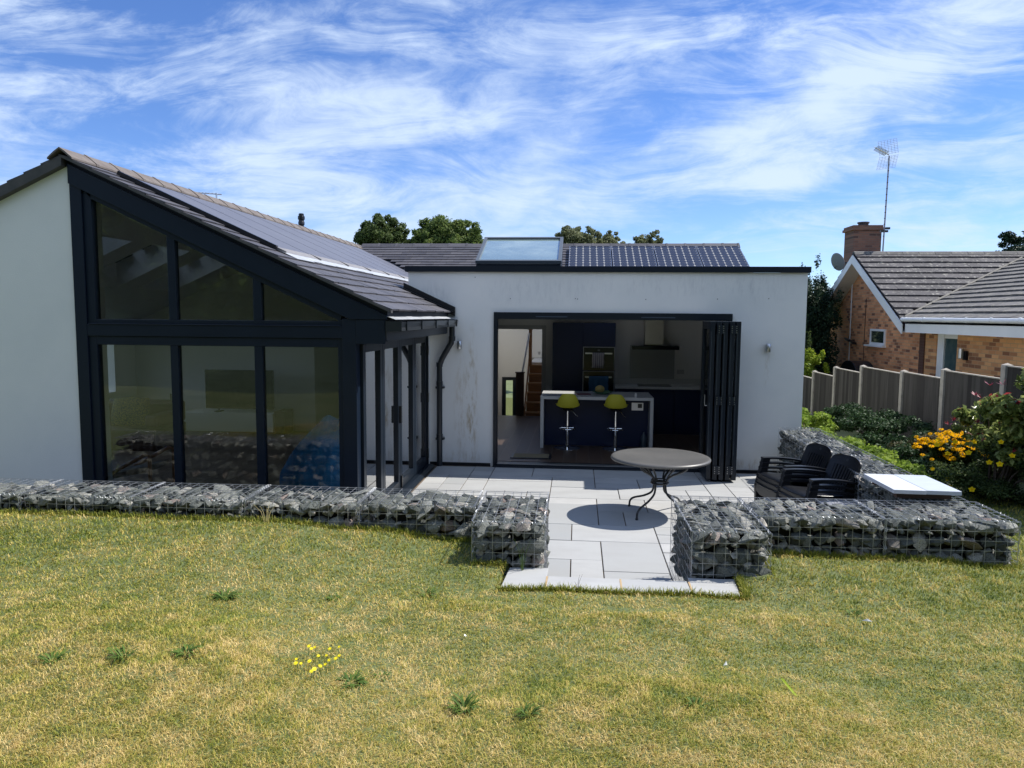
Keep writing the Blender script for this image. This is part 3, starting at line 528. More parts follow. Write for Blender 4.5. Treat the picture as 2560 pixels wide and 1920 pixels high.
# under-structure (boarding), also the vaulted ceiling
def slope_sheet(x0, x1, y0, y1, zf, dz0, dz1, cuts, holes, name, m):
    mb = B(); Xs = sorted(set([x0, x1]+[h for q in holes for h in q[:2]]+cuts)); Ys = sorted(set([y0, y1]+[h for q in holes for h in q[2:]]))
    for a, b_ in zip(Xs, Xs[1:]):
        for e, g_ in zip(Ys, Ys[1:]):
            if any(h[0] < (a+b_)/2 < h[1] and h[2] < (e+g_)/2 < h[3] for h in holes): continue
            mb.prism([(a, e, zf(a)+dz0), (b_, e, zf(b_)+dz0), (b_, e, zf(b_)+dz1), (a, e, zf(a)+dz1)], (0, g_-e, 0))
    return mb.build(name, m, H)
zl = lambda x: 3.6-K*abs(x+4.95)
VH = [(-6.7, -5.55, 7.9, 8.9), (-6.7, -5.55, 9.3, 10.3), (-6.7, -5.55, 10.8, 11.8)]  # third opening is added to brighten the living room
slope_sheet(-4.95, -1.80, 6.9, 10.19, zl, -.10, -.012, [], [], 'roof_boarding', M['navyflat'])
slope_sheet(-4.95, -2.42, 10.19, 16.6, zl, -.10, -.012, [], [], 'roof_boarding', M['navyflat'])
slope_sheet(-8.2, -4.95, 6.9, 16.6, zl, -.10, -.012, [], VH, 'roof_boarding', M['navyflat'])
slope_sheet(-4.95, -2.25, 7.01, 12.6, zl, -.33, -.101, [], [], 'vaulted_ceiling', M['plaster'])
slope_sheet(-7.9, -4.95, 7.37, 12.6, zl, -.33, -.101, [], VH, 'vaulted_ceiling', M['plaster'])
for (a, b_, e, g_) in VH:
    ln_ = B()
    for ex in (e, g_-.012): ln_.prism([(a, ex, zl(a)-.335), (b_, ex, zl(b_)-.335), (b_, ex, zl(b_)+.055), (a, ex, zl(a)+.055)], (0, .012, 0))
    for ax_ in (a, b_-.012): ln_.prism([(ax_, e+.012, zl(ax_)-.335), (ax_+.012, e+.012, zl(ax_+.012)-.335), (ax_+.012, e+.012, zl(ax_+.012)+.055), (ax_, e+.012, zl(ax_)+.055)], (0, g_-e-.024, 0))
    ln_.build('roof_window_lining', M['whitep'], H)
    w_ = B(); w_.prism([(a, e, zl(a)+.06), (b_, e, zl(b_)+.06), (b_, e, zl(b_)+.085), (a, e, zl(a)+.085)], (0, g_-e, 0)); w_.build('roof_window_pane', M['roof_glass'], H)
rb = B()
for (a, b_) in ((-4.95, 3.4),): rb.prism([(a, 14.4, 3.66-K*2.2-.10), (a, 16.6, 3.56), (a, 16.6, 3.645), (a, 14.4, 3.66-K*2.2-.015)], (b_-a, 0, 0))
rb.prism([(-8, 16.6, 3.56), (-8, 19.4, 3.56-K*2.8), (-8, 19.4, 3.645-K*2.8), (-8, 16.6, 3.645)], (4.6, 0, 0)); rb.prism([(1.0, 16.6, 3.56), (1.0, 19.4, 3.56-K*2.8), (1.0, 19.4, 3.645-K*2.8), (1.0, 16.6, 3.645)], (2.4, 0, 0))  # gap left in the unseen rear slope so daylight reaches the hall
rb.prism([(3.0, 14.35, 2.5), (3.0, 16.6, 3.5), (3.0, 19.2, 2.4), (3.0, 19.2, 2.3), (3.0, 14.35, 2.3)], (.02, 0, 0)); rb.build('roof_boarding', M['navyflat'], H)
vg = B(); vg.prism([(3.395, 14.36, 3.66-K*2.24-.11), (3.395, 16.6, 3.55), (3.395, 16.6, 3.66), (3.395, 14.36, 3.66-K*2.24)], (.03, 0, 0)); vg.build('verge', M['gutter'], H)
vg = B(); vg.prism([(-4.95, 6.825, 3.60), (-1.745, 6.825, 3.6-K*3.205), (-1.745, 6.825, 3.6-K*3.205-.022), (-4.95, 6.825, 3.575)], (0, .06, 0)); vg.prism([(-4.95, 6.825, 3.595), (-8.25, 6.825, 3.595-K*3.3), (-8.25, 6.825, 3.5-K*3.3), (-4.95, 6.825, 3.50)], (0, .074, 0)); vg.build('verge', mat('verge_grey', (.085, .08, .078), .7, var=(.05, .05, .05), vscale=6), H)
# ridge tiles
def ridgetiles(name, y_or_x, a0, a1, zt, alongy=True, wid=.125, half=K):
    mb = B(); t = a0; rr = random.Random(5)
    while t < a1:
        e = min(t+.40, a1); sect = [(-wid, -wid*half-.005), (-wid*.45, -wid*.45*half+.022), (0, .034), (wid*.45, -wid*.45*half+.022), (wid, -wid*half-.005), (wid, -wid*half-.022), (0, .018), (-wid, -wid*half-.022)]
        l_ = rr.uniform(0, .006)
        P_ = [((y_or_x+u, t+.004, zt+v_+l_) if alongy else (t+.004, y_or_x+u, zt+v_+l_)) for u, v_ in sect]
        mb.prism(P_, (0, e-t-.008, 0) if alongy else (e-t-.008, 0, 0))
        sec2 = [(u*1.03, v_+.007) for u, v_ in sect[:5]]+[(u*1.03, v_) for u, v_ in sect[5:]]
        P2 = [((y_or_x+u, e-.03, zt+v_+l_) if alongy else (e-.03, y_or_x+u, zt+v_+l_)) for u, v_ in sec2]
        mb.prism(P2, (0, .045, 0) if alongy else (.045, 0, 0)); t = e
    return mb.build(name, M['ridge'] if alongy else M['slate'], H)
ridgetiles('ridge_tiles', -4.95, 6.80, 16.7, 3.63)
ridgetiles('ridge_tiles', 16.62, -4.9, 3.43, 3.665, False)
# in-roof solar array on the long slope
nL = Vector((K, 0, 1)).normalized(); dn = Vector((ca, 0, -sa))
def onL(x, y, h=0): return Vector((x, y, 3.6-K*(x+4.95)))+nL*h
for k in range(8):
    y0 = 7.33+1.03*k; root = thing('solar_panel', None, 'solar panel', tuple(onL(-3.9, y0+.5)), 'frameless solar panels set into the long slate slope')
    nm = ['nearest', 'second nearest', 'third nearest', 'fourth nearest', 'fourth farthest', 'third farthest', 'second farthest', 'farthest'][k]
    root['label'] = 'smooth solar panel in the long left slate slope, %s of eight from the gable' % nm
    ln = 1.60/ca
    p = B(); p.obox(onL(-4.68, y0+.012, .0), dn*ln, (0, 1.006, 0), nL*.030); p.build('glass', M['solar'], root)
    e = B(); e.obox(onL(-4.68, y0, .0), dn*ln, (0, .011, 0), nL*.031)
    if k == 0: e.obox(onL(-4.70, y0-.045, .0), dn*(ln+.05), (0, .045, 0), nL*.055)
    e.build('frame', M['black'], root)
fl = B()
for k in range(8):
    y0 = 7.33+1.03*k; fl.obox(onL(-3.08, y0+.02, .03), dn*.11-nL*.012, (0, 1.0, 0), nL*.006); fl.obox(onL(-3.09, y0-.008, .012), dn*.14, (0, .02, 0), nL*.028)
fl.build('panel_flashing', M['lead2'], H)
lf = B(); rr = random.Random(2); yv = 7.31
while yv < 15.5:
    wv_ = rr.uniform(.25, .5); lf.obox(onL(-2.985, yv, .018), dn*(.15+rr.uniform(-.015, .02)), (0, wv_, 0), nL*.004); yv += wv_+.002
lf.build('pale_flashing_strip', M['lead'], H)
# flashing between slates and kitchen wall
fg = B(); fg.prism([(-2.42, 10.16, zr_(-2.42)+.10), (-1.70, 10.16, zr_(-1.70)+.095), (-1.70, 10.16, zr_(-1.70)-.03), (-2.42, 10.16, zr_(-2.42)-.01)], (0, .038, 0)); fg.obox((-2.42, 10.04, zr_(-2.42)+.022), (.70, 0, -.70*K), (0, .125, 0), (0, 0, .006)); fg.build('wall_flashing', M['black'], H)
# flue
fu = B(); fu.lathe([(.048, 3.3), (.048, 3.80), (.06, 3.81), (.06, 3.86), (.052, 3.87), (.052, 3.90), (.066, 3.91), (.066, 3.965), (.05, 3.975), (.05, 4.01), (.04, 4.02)], -5.32, 14.0, 16); fu.build('flue', M['black'], H, smooth=True)
# ---- panels with white grid on the rear roof
nB = Vector((0, -K, 1)).normalized(); uB = Vector((0, ca, sa))
zB = lambda y: 3.66-K*(16.6-y)
pos = ['leftmost, beside the rooflight', 'second from the left', 'third from the left', 'rightmost, by the roof verge']
for k in range(4):
    xL = -.215+.90*k; yb = 15.02; root = thing('solar_panel', 'white-gridded solar panel on the rear slate roof, '+pos[k], 'solar panel', (xL+.43, yb, zB(yb)), 'gridded solar panels on the rear slate roof')
    o0 = Vector((xL, yb, zB(yb)))+nB*.05; w_, l_ = .875, 1.44
    e = B(); e.obox(o0, (w_, 0, 0), uB*.010, nB*.04); e.obox(o0+uB*(l_-.01), (w_, 0, 0), uB*.01, nB*.04); e.obox(o0+uB*.01, (.009, 0, 0), uB*(l_-.02), nB*.04); e.obox(o0+uB*.01+Vector((w_-.009, 0, 0)), (.009, 0, 0), uB*(l_-.02), nB*.04)
    e.build('frame', M['alu'] if k else M['alu'], root)
    B().obox(o0+Vector((.009, 0, 0))+uB*.01, (w_-.018, 0, 0), uB*(l_-.02), nB*.030).build('backsheet', M['cellback'], root)
    cm = B(); cw = (w_-.018)/6; ch = (l_-.02)/10
    for a in range(6):
        for b_ in range(10):
            g = .0045; ct = .020; q0 = o0+Vector((.009+cw*a, 0, 0))+uB*(.01+ch*b_)+nB*.032; e1 = Vector((1, 0, 0)); cw2, ch2 = cw, ch
            pts = [(g+ct, g), (cw2-g-ct, g), (cw2-g, g+ct), (cw2-g, ch2-g-ct), (cw2-g-ct, ch2-g), (g+ct, ch2-g), (g, ch2-g-ct), (g, g+ct)]
            cm.add([q0+e1*x+uB*y for x, y in pts], [tuple(range(8))])
    cm.build('solar_cells', M['cell'], root)
# wall lights
for (x, lab, z) in ((-1.634, 'small stainless wall light beside the downpipe', 1.69), (2.53, 'small stainless wall light right of the folded doors', 1.70)):
    t = thing('wall_light', lab, 'wall light', (x, 10.2, z), 'stainless wall lights')
    B().box(x-.028, 10.185, z-.04, x+.028, 10.199, z+.04).build('back_plate', M['alu'], t, bevel=.003); B().lathe([(.030, z-.055), (.034, z-.05), (.034, z+.05), (.030, z+.055)], x, 10.145, 16).build('lamp_body', M['alu'], t, smooth=True)
# small fixing marks on the parapet
fm = None
for x, z in ((-1.43, 2.62), (-.94, 2.33), (-.02, 2.33), (.9, 2.33), (1.85, 2.34), (-.05, 2.335), (2.52, 2.35)): B().box(x, 10.195, z, x+.010, 10.199, z+.010).build('wall_fixing', M['navyflat'], H)
# ============================================================ INTERIOR
B().box(-2.06, 10.302, -.02, 2.70, 15.10, .05).build('kitchen_floor', M['floorwood'], H)
B().box(-8.1, 7.37, -.02, -2.15, 12.6, .03).box(-4.9, 6.985, -.02, -2.15, 7.37, .03).build('living_floor', M['oakfloor'], H)
gridboxes(B(), 'y', 13.65, 13.75, [-2.3, 2.718], [.05, 2.36], [(-1.70, -.66, .05, 1.855)]).build('kitchen_back_wall', M['plaster'], H)
ar = B(); ar.box(-.66, 13.632, .05, -.585, 13.65, 1.93); ar.box(-1.78, 13.632, 1.855, -.66, 13.65, 1.93); ar.box(-1.78, 13.632, .05, -1.70, 13.65, 1.855); ar.build('architrave', mat('grey_woodwork', (.40, .41, .42), .5), H)
B().box(-2.6, 13.65, -.9, -2.3, 19.0, 2.6).build('hall_side_wall', M['plaster2'], H)
B().box(-.42, 13.76, -.9, -.30, 19.0, 2.7).build('hall_partition', M['plaster2'], H)
gridboxes(B(), 'y', 18.3, 18.4, [-2.3, -1.2], [-.9, 2.7], [(-1.80, -1.54, -.9, .54)]).build('hall_end_wall', M['plaster2'], H)
B().box(-1.2, 18.4, -.9, -.42, 18.5, 2.7).build('hall_end_wall', M['plaster2'], H)
wf = B(); wf.box(-1.87, 18.28, -.9, -1.77, 18.30, .58); wf.box(-1.60, 18.28, -.9, -1.50, 18.30, .58); wf.box(-1.77, 18.28, .50, -1.60, 18.30, .58); wf.build('low_window', M['frame'], H)
fo = B(); fo.box(-2.3, 15.10, -.9, -.42, 19.0, -.85); fo.build('lower_hall_floor', M['oakfloor'], H)
st = thing('staircase', 'oak staircase with a white handrail seen through the open kitchen doorway', 'staircase', (-.9, 15.15, -.1))
for k in range(6):
    y = 15.16+.24*k; z = .11+.182*k
    a = B(); a.box(-1.07, y-.022, z-.02, -.62, y+.24, z+.004); so_ = a.build('tread', mat('oak_tread', (.50, .28, .13), .45), st, bevel=.003); B().box(-1.06, y, z-.182, -.63, y+.012, z-.021).build('riser', M['oak'], so_)
B().prism([(-1.09, 15.12, -.1), (-1.09, 16.6, 1.05), (-1.09, 16.6, 1.3), (-1.09, 15.12, .22)], (.018, 0, 0)).build('stringer', M['oak'], st)
B().box(-1.26, 15.1, -.1, -1.095, 15.2, .93).box(-1.275, 15.085, .93, -1.08, 15.21, .95).build('newel', M['darkwood'], st)
B().tube([(-1.13, 15.15, .95), (-1.07, 16.3, 1.72)], .022, 10).build('handrail', M['whitep'], st, smooth=True)
B().box(-1.08, 16.28, 1.0, -1.01, 16.36, 1.80).box(-1.11, 16.27, 1.80, -.99, 16.37, 1.83).build('newel', M['oak'], st)
B().box(-1.07, 16.6, 1.0, -.42, 18.4, 1.06).build('upper_landing', M['plaster2'], H)
dr = thing('white_door', 'white door with dark hinges at the top of the oak stairs', 'door', (-.95, 18.3, 1.06)); B().box(-1.18, 18.33, 1.07, -.5, 18.37, 2.3).build('leaf', M['whitep'], dr); B().box(-.98, 18.32, 1.15, -.93, 18.33, 1.22).box(-.98, 18.32, 1.93, -.93, 18.33, 2.0).build('hinge', M['alu'], dr)
# island
zf = .05
isl = thing('kitchen_island', 'dark blue kitchen island with white waterfall worktop', 'kitchen island', (.3, 11.9, zf))
B().box(-.565, 11.42, .815, 1.17, 12.28, .862).build('worktop', M['quartz'], isl, bevel=.002)
B().box(-.565, 11.42, zf, -.515, 12.28, .814).build('side_panel', M['quartz'], isl); B().box(1.12, 11.42, zf, 1.17, 12.28, .814).build('side_panel', M['quartz'], isl)
B().box(-.513, 11.72, zf, 1.118, 12.26, .813).build('body', M['cabinet'], isl)
sk = B(); sk.box(.86, 11.708, .63, 1.04, 11.718, .75); sk.box(.955, 11.70, .67, 1.02, 11.708, .735, mi=1); sk.build('double_socket', [M['alu'], M['black']], isl)
def stool(loc, rz, lab):
    t = thing('bar_stool', lab, 'bar stool', loc, 'lime bar stools at the island', rz, local=True)
    B().lathe([(.20, 0), (.20, .006), (.15, .016), (.05, .028), (.028, .05)], n=28).build('base', M['chrome'], t, smooth=True)
    B().lathe([(.026, .03), (.026, .30), (.018, .305), (.018, .60)], n=14).build('pole', M['chrome'], t, smooth=True)
    fr_ = B(); ring = [(.13*math.sin(a), -.06+.12*math.cos(a)*-1, .32) for a in np.linspace(R(-130), R(130), 15)]; fr_.tube([(0, 0, .32), ring[0]], .008, 8); fr_.tube(ring, .008, 8); fr_.tube([ring[-1], (0, 0, .32)], .008, 8); fr_.build('footrest', M['chrome'], t, smooth=True)
    B().tube([(.03, 0, .60), (.08, -.01, .58), (.13, -.03, .52), (.155, -.03, .505)], .005, 6).build('lever', M['chrome'], t)
    B().lathe([(.05, .59), (.08, .60), (.09, .625)], n=16).build('seat_plate', M['black'], t)
    # shell: back faces -y (towards the patio); seat opens to +y
    vs = []; fs_ = []; nu, nv_ = 14, 14
    for j in range(nv_+1):
        v_ = j/nv_
        for i in range(nu+1):
            u = -1+2*i/nu
            if v_ < .5:   # seat, from the front edge (+y) to the back
                k = v_/.5; y = .20-.34*k; wd = .175+.02*math.sin(k*math.pi); z = .64+.05*abs(u)**3*(.5+k)+.015*(1-k)**3
            else:
                k = (v_-.5)/.5; y = -.14-.055*k-.03*math.sin(k*math.pi)*.5; wd = .178-.062*k**1.5; z = .64+.235*k**.9; y += .07*abs(u)**2.5*(1-.35*k)
                if k > .8: z -= .03*abs(u)**5
                if k < .35: z += .03*abs(u)**3*(1-k/.35)
            if v_ >= .5: z = z-.0
            vs.append((wd*u, y, z))
    for j in range(nv_):
        for i in range(nu): a = j*(nu+1)+i; fs_.append((a, a+1, a+nu+2, a+nu+1))
    sh = B().add(vs, fs_).build('seat_shell', M['lime'], t, smooth=True); so2 = sh.modifiers.new('s', 'SOLIDIFY'); so2.thickness = .012; ss = sh.modifiers.new('ss', 'SUBSURF'); ss.levels = ss.render_levels = 1
    return t
s1 = stool((-.142, 11.44, zf), R(3), 'lime green bar stool at the left end of the white-topped island')
s2 = copytree(s1); s2.location = (.60, 11.46, zf); s2.rotation_euler.z = R(-6); s2['label'] = 'lime green bar stool near the socket in the middle of the white-topped island'
trimm = mat('oven_trim', (.30, .31, .33), .4)
# tall cabinet with ovens
tcx = thing('tall_cabinet', 'tall dark blue oven cupboard against the kitchen back wall', 'cupboard', (.1, 13.3, zf)); 
cb_ = B(); cb_.box(-.445, 13.07, zf, .655, 13.64, 1.99); cb_.build('carcass', M['cabinet'], tcx); dd = B(); dd.box(-.44, 13.05, .10, .085, 13.069, 1.985); dd.box(.09, 13.05, 1.58, .65, 13.069, 1.985); dd.box(.09, 13.05, .10, .65, 13.069, .60); dd.build('door', M['cabinet'], tcx, bevel=.002)
for (z0, z1, lab, dial) in ((1.16, 1.57, 'upper built-in black oven with steel trim behind a striped towel', 1), (.64, 1.145, 'lower built-in black oven with steel trim behind a blue towel', 0)):
    t = thing('oven', lab, 'oven', (.36, 13.05, z0), 'built-in ovens'); a = B(); a.box(.09, 13.03, z0, .105, 13.05, z1); a.box(.635, 13.03, z0, .65, 13.05, z1); a.box(.105, 13.03, z1-.012, .635, 13.05, z1); a.build('trim', trimm, t); B().box(.105, 13.035, z0, .635, 13.05, z1-.012).build('door', M['ovenglass'], t)
    B().box(.13, 12.99, z1-.125 if dial else z1-.115, .60, 13.005, z1-.10 if dial else z1-.09).box(.15, 13.005, z1-.12, .16, 13.035, z1-.105).box(.57, 13.005, z1-.12, .58, 13.035, z1-.105).build('handle', M['alu'], t, bevel=.002)
    if dial: B().box(.345, 13.03, z1-.075, .385, 13.035, z1-.045).build('display', mat('display_grey', (.08, .09, .10), .3), t)
def towel(name, lab, x0, x1, z0, z1, m, seed):
    rr = random.Random(seed); n_ = 14; vs = []; fs_ = []
    for j in range(6):
        for i in range(n_+1):
            u = i/n_; x = x0+(x1-x0)*u; z = z1-(z1-z0)*j/5; vs.append((x+.004*math.sin(j*2+i), 12.982+.008*math.sin(u*22+seed)*(.3+j/5), z))
    for j in range(5):
        for i in range(n_): a = j*(n_+1)+i; fs_.append((a, a+1, a+n_+2, a+n_+1))
    for a in range(n_): pass
    o = B().add(vs, fs_).build(name, m, smooth=True); o.modifiers.new('s', 'SOLIDIFY').thickness = .006; tag(o, lab, 'towel'); return o
stripe = mat('striped_towel', (.30, .29, .33), .9); n = stripe.node_tree.nodes; l = stripe.node_tree.links; wvv = n.new('ShaderNodeTexWave'); wvv.inputs['Scale'].default_value = 9; tcx_ = n.new('ShaderNodeTexCoord'); l.new(tcx_.outputs['Object'], wvv.inputs[0]); crr = n.new('ShaderNodeValToRGB'); crr.color_ramp.elements[0].color = (.10, .10, .13, 1); crr.color_ramp.elements[1].color = (.45, .43, .45, 1); l.new(wvv.outputs[0], crr.inputs[0]); l.new(crr.outputs[0], n['Principled BSDF'].inputs['Base Color'])
towel('striped_towel', 'grey striped tea towel hanging from the upper oven handle', .25, .46, 1.20, 1.47, stripe, 1)
towel('blue_towel', 'blue towel hanging from the lower oven handle', .20, .54, .78, 1.06, mat('blue_towel', (.03, .10, .20), .9), 2)
# base cabinet, hob, hood
bc = thing('base_cabinet', 'dark blue base units with pale worktop beneath the cooker hood', 'kitchen unit', (1.7, 13.3, zf)); B().box(.665, 13.07, zf, 2.71, 13.64, .84).build('carcass', M['cabinet'], bc); B().box(.66, 13.03, .842, 2.715, 13.645, .882).build('worktop', M['quartz'], bc, bevel=.002)
dd = B()
for k in range(4): dd.box(.67+.51*k, 13.05, .10, 1.175+.51*k, 13.069, .83)
dd.build('door', M['cabinet'], bc, bevel=.002)
B().box(.66, 13.625, .8825, 2.715, 13.648, .98).build('upstand', M['quartz'], H); B().box(.95, 13.62, .985, 1.75, 13.649, 1.55).build('splashback', mat('grey_glass', (.30, .32, .33), .25), H)
B().box(1.07, 13.12, .883, 1.65, 13.52, .889).build('h', M['ovenglass']).name = 'hob'; tag(bpy.data.objects['hob'], 'black glass hob flush on the pale worktop', 'hob')
B().box(1.80, 13.636, 1.07, 1.93, 13.65, 1.15).build('wall_socket', mat('socket_grey', (.42, .42, .42), .4), H)
hd = thing('cooker_hood', 'stainless cooker hood with a dark glass canopy on the kitchen wall', 'cooker hood', (1.35, 13.4, 1.5)); B().box(1.19, 13.35, 1.60, 1.51, 13.64, 2.355).build('duct', M['steel'], hd); B().box(.95, 13.22, 1.525, 1.78, 13.64, 1.59).build('canopy', M['ovenglass'], hd, bevel=.006)
# things on the island
t = thing('fruit_bowl', 'shallow green glass fruit bowl on the island worktop', 'bowl', (.40, 11.85, .862)); B().lathe([(.06, .865), (.10, .872), (.16, .905), (.163, .91), (.155, .91), (.10, .885), (.05, .875)], .40, 11.85, 24).build('bowl', mat('green_glass', (.10, .22, .12), .2), t, smooth=True); 
bm = bmesh.new(); bmesh.ops.create_uvsphere(bm, u_segments=20, v_segments=14, radius=.065); me = bpy.data.meshes.new('melon'); bm.to_mesh(me); bm.free(); me.materials.append(mat('melon_skin', (.45, .30, .10), .7, var=(.38, .34, .12), vscale=20)); o = bpy.data.objects.new('melon', me); COL.objects.link(o); o.location = (.36, 11.86, .945); o.scale = (1.15, 1, .95); tag(o, 'round yellow melon lying in the green fruit bowl', 'fruit')
B().obox((.0, 11.70, .864), (.22, .02, 0), (-.03, .16, 0), (0, 0, .012)).build('magazine', mat('magazine_cover', (.12, .03, .05), .4)).name = 'magazine'; tag(bpy.data.objects['magazine'], 'dark red magazine lying on the island between the stools', 'magazine')
t = thing('salt_shaker', 'small shiny white shaker at the front edge of the island worktop', 'shaker', (.90, 11.46, .862)); B().lathe([(.018, .863), (.02, .90), (.012, .925), (.004, .93)], .90, 11.47, 12).build('body', M['whitep'], t, smooth=True)
t = thing('water_bottle', 'dark bottle standing on the floor inside the right end of the island', 'bottle', (1.06, 11.62, zf)); B().lathe([(.045, .05), (.048, .07), (.048, .22), (.02, .27), (.02, .30)], 1.05, 11.62, 16).build('bottle', mat('bottle_grey', (.04, .06, .08), .3), t, smooth=True)
t = thing('doormat', 'beige doormat with a dark border inside the kitchen threshold', 'doormat', (-.64, 10.75, zf)); B().box(-.95, 10.50, .051, -.36, 10.86, .062).build('border', M['black'], t); B().box(-.91, 10.54, .0625, -.40, 10.82, .067).build('mat', mat('mat_beige', (.20, .17, .11), .95), t)
# living room
gridboxes(B(), 'y', 12.6, 12.7, [-7.9, -2.3], [-.02, 2.4], [(-4.6, -3.3, -.02, 1.9)]).prism([(-7.9, 12.61, 2.4), (-2.3, 12.61, 2.4), (-4.95, 12.61, 3.5)], (0, .09, 0)).build('living_back_wall', M['plaster'], H)
B().box(-2.6, 12.7, -.02, -2.5, 13.65, 2.4).build('passage_wall', M['plaster'], H); B().box(-4.8, 12.7, -.02, -4.7, 15.1, 2.4).build('passage_wall', M['plaster'], H); B().box(-4.7, 12.6, -.02, -2.6, 15.0, .03).build('passage_floor', M['oakfloor'], H); B().box(-4.6, 15, -.02, -2.6, 15.1, 2.4).build('passage_end_wall', M['plaster'], H); B().box(-7.9, 12.7, 2.4, -2.36, 16.5, 2.45).build('passage_ceiling', M['plaster'], H)
t = thing('television', 'large black television on the white stand in the glazed living room', 'television', (-5.75, 12.2, .45)); B().box(-6.38, 12.16, .47, -5.17, 12.20, 1.14).build('screen', M['tv'], t, bevel=.004); B().box(-6.2, 12.1, .42, -6.1, 12.26, .435).box(-5.45, 12.1, .42, -5.35, 12.26, .435).box(-6.16, 12.17, .435, -6.14, 12.19, .47).box(-5.41, 12.17, .435, -5.39, 12.19, .47).build('foot', M['black'], t)
t = thing('tv_stand', 'long white low cabinet under the television', 'cabinet', (-5.9, 12.25, .03)); B().box(-6.75, 12.0, .10, -5.12, 12.5, .415).build('body', M['whitep'], t, bevel=.003); B().box(-5.115, 12.05, .06, -4.95, 12.48, .45).build('side_unit', M['darkwood'], t)
t = thing('sofa', 'brown sofa with patterned cushions at the left of the living room', 'sofa', (-6.6, 10.6, .03)); B().box(-7.7, 10.4, .03, -6.25, 11.3, .38).build('seat', M['darkwood'], t, bevel=.04); B().box(-7.7, 11.05, .38, -6.25, 11.3, .72).build('backrest', M['darkwood'], t, bevel=.05); B().box(-6.42, 10.4, .38, -6.22, 11.05, .58).build('armrest', M['darkwood'], t, bevel=.04)
def cushion(name, lab, c0, sz, m, rot=(0, 0, 0)):
    bm = bmesh.new(); bmesh.ops.create_uvsphere(bm, u_segments=24, v_segments=16, radius=1); 
    for v_ in bm.verts:
        x, y, z = v_.co; a = max(abs(x), abs(y), 1e-6); r_ = math.hypot(x, y); kk = (r_/a)**.75 if r_ > 1e-5 else 1; v_.co = (x*kk, y*kk, z*.55)
    me = bpy.data.meshes.new(name); bm.to_mesh(me); bm.free(); me.polygons.foreach_set('use_smooth', [True]*len(me.polygons)); me.materials.append(m); o = bpy.data.objects.new(name, me); COL.objects.link(o); o.location = c0; o.scale = sz; o.rotation_euler = rot; tag(o, lab, 'cushion'); return o
cushion('cushion', 'patterned beige cushion leaning on the brown sofa arm', (-6.85, 10.75, .58), (.28, .24, .2), mat('cushion_pattern', (.36, .30, .10), .9, var=(.10, .10, .09), vscale=18, vlo=.48, vhi=.52), (R(70), 0, R(10)))
# blue bean bag
bm = bmesh.new(); bmesh.ops.create_icosphere(bm, subdivisions=4, radius=1)
for v_ in bm.verts:
    x, y, z = v_.co; nz_ = noise.noise(Vector((x, y, z))*2.2)*.09; w_ = 1.0-.38*max(z, 0)**1.2; v_.co = Vector((x*w_+.38*max(z, 0), y*w_, max(z, -.62)))*(1+nz_)
me = bpy.data.meshes.new('bean_bag'); bm.to_mesh(me); bm.free(); me.polygons.foreach_set('use_smooth', [True]*len(me.polygons)); me.materials.append(M['blue']); o = bpy.data.objects.new('bean_bag', me); COL.objects.link(o); o.location = (-2.80, 7.75, .40); o.scale = (.40, .42, .60); tag(o, 'big bright blue bean bag behind the right lower pane of the gable', 'bean bag')
t = thing('wooden_chair', 'pale wooden easy chair frame behind the left lower pane of the gable', 'chair', (-5.0, 7.9, .03))
for yy in (7.85, 8.35): B().tube([(-5.30, yy, .26), (-4.86, yy, .50), (-4.80, yy, .49), (-4.80, yy, .05)], .022, 8).build('side_frame', M['oak'], t)
B().obox((-5.3, 7.88, .20), (.46, 0, .10), (0, .44, 0), (0, 0, .07)).build('seat', M['cloth'], t, bevel=.02)
t = thing('pot_plant', 'tall thin-leaved pot plant beside the television', 'plant', (-6.75, 11.6, .03)); B().lathe([(.10, .03), (.13, .28), (.12, .28)], -6.6, 11.5, 16).build('pot', M['whitep'], t)
lv = B(); rr = random.Random(4)
for k in range(34):
    a = rr.uniform(0, 6.28); ln = rr.uniform(.35, .6); b0 = Vector((-6.6, 11.5, .28)); dr_ = Vector((math.cos(a), math.sin(a), 0)); p1 = b0+dr_*.08*ln+Vector((0, 0, ln*.9)); p2 = b0+dr_*(.5*ln)+Vector((0, 0, ln*.95)); sd = dr_.cross(Vector((0, 0, 1)))*.008
    lv.add([b0-sd, b0+sd, p1+sd, p1-sd, p2], [(0, 1, 2, 3), (3, 2, 4)])
lv.build('leaves', M['bed'], t)
# ============================================================ GABIONS
def rockmesh(seed):
    rr = random.Random(seed); bm = bmesh.new()
    flat = rr.uniform(.55, .85)
    for k in range(19):
        v_ = Vector((rr.gauss(0, 1), rr.gauss(0, 1), rr.gauss(0, 1))).normalized(); e = 1.0/max(abs(v_.x), abs(v_.y), abs(v_.z))
        v_ = v_*(1+(e-1)*.55)*rr.uniform(.78, 1.0); bm.verts.new((v_.x*1.15, v_.y*.92, v_.z*flat))
    rr_ = bmesh.ops.convex_hull(bm, input=bm.verts); bmesh.ops.delete(bm, geom=[v_ for v_ in bm.verts if not v_.link_faces], context='VERTS')
    bmesh.ops.bevel(bm, geom=list(bm.edges), offset=.018, segments=1, affect='EDGES', clamp_overlap=True)
    bmesh.ops.triangulate(bm, faces=bm.faces); bmesh.ops.subdivide_edges(bm, edges=[e for e in bm.edges if e.calc_length() > .5], cuts=1)
    for v_ in bm.verts: v_.co *= 1+.09*noise.noise(v_.co*2.3+Vector((seed*3.1, 0, 0)))
    me = bpy.data.meshes.new('stone'); bm.to_mesh(me); bm.free(); me.materials.append(M['rock']); return me
ROCKS = [rockmesh(k) for k in range(18)]
rg = random.Random(21)
RD = []
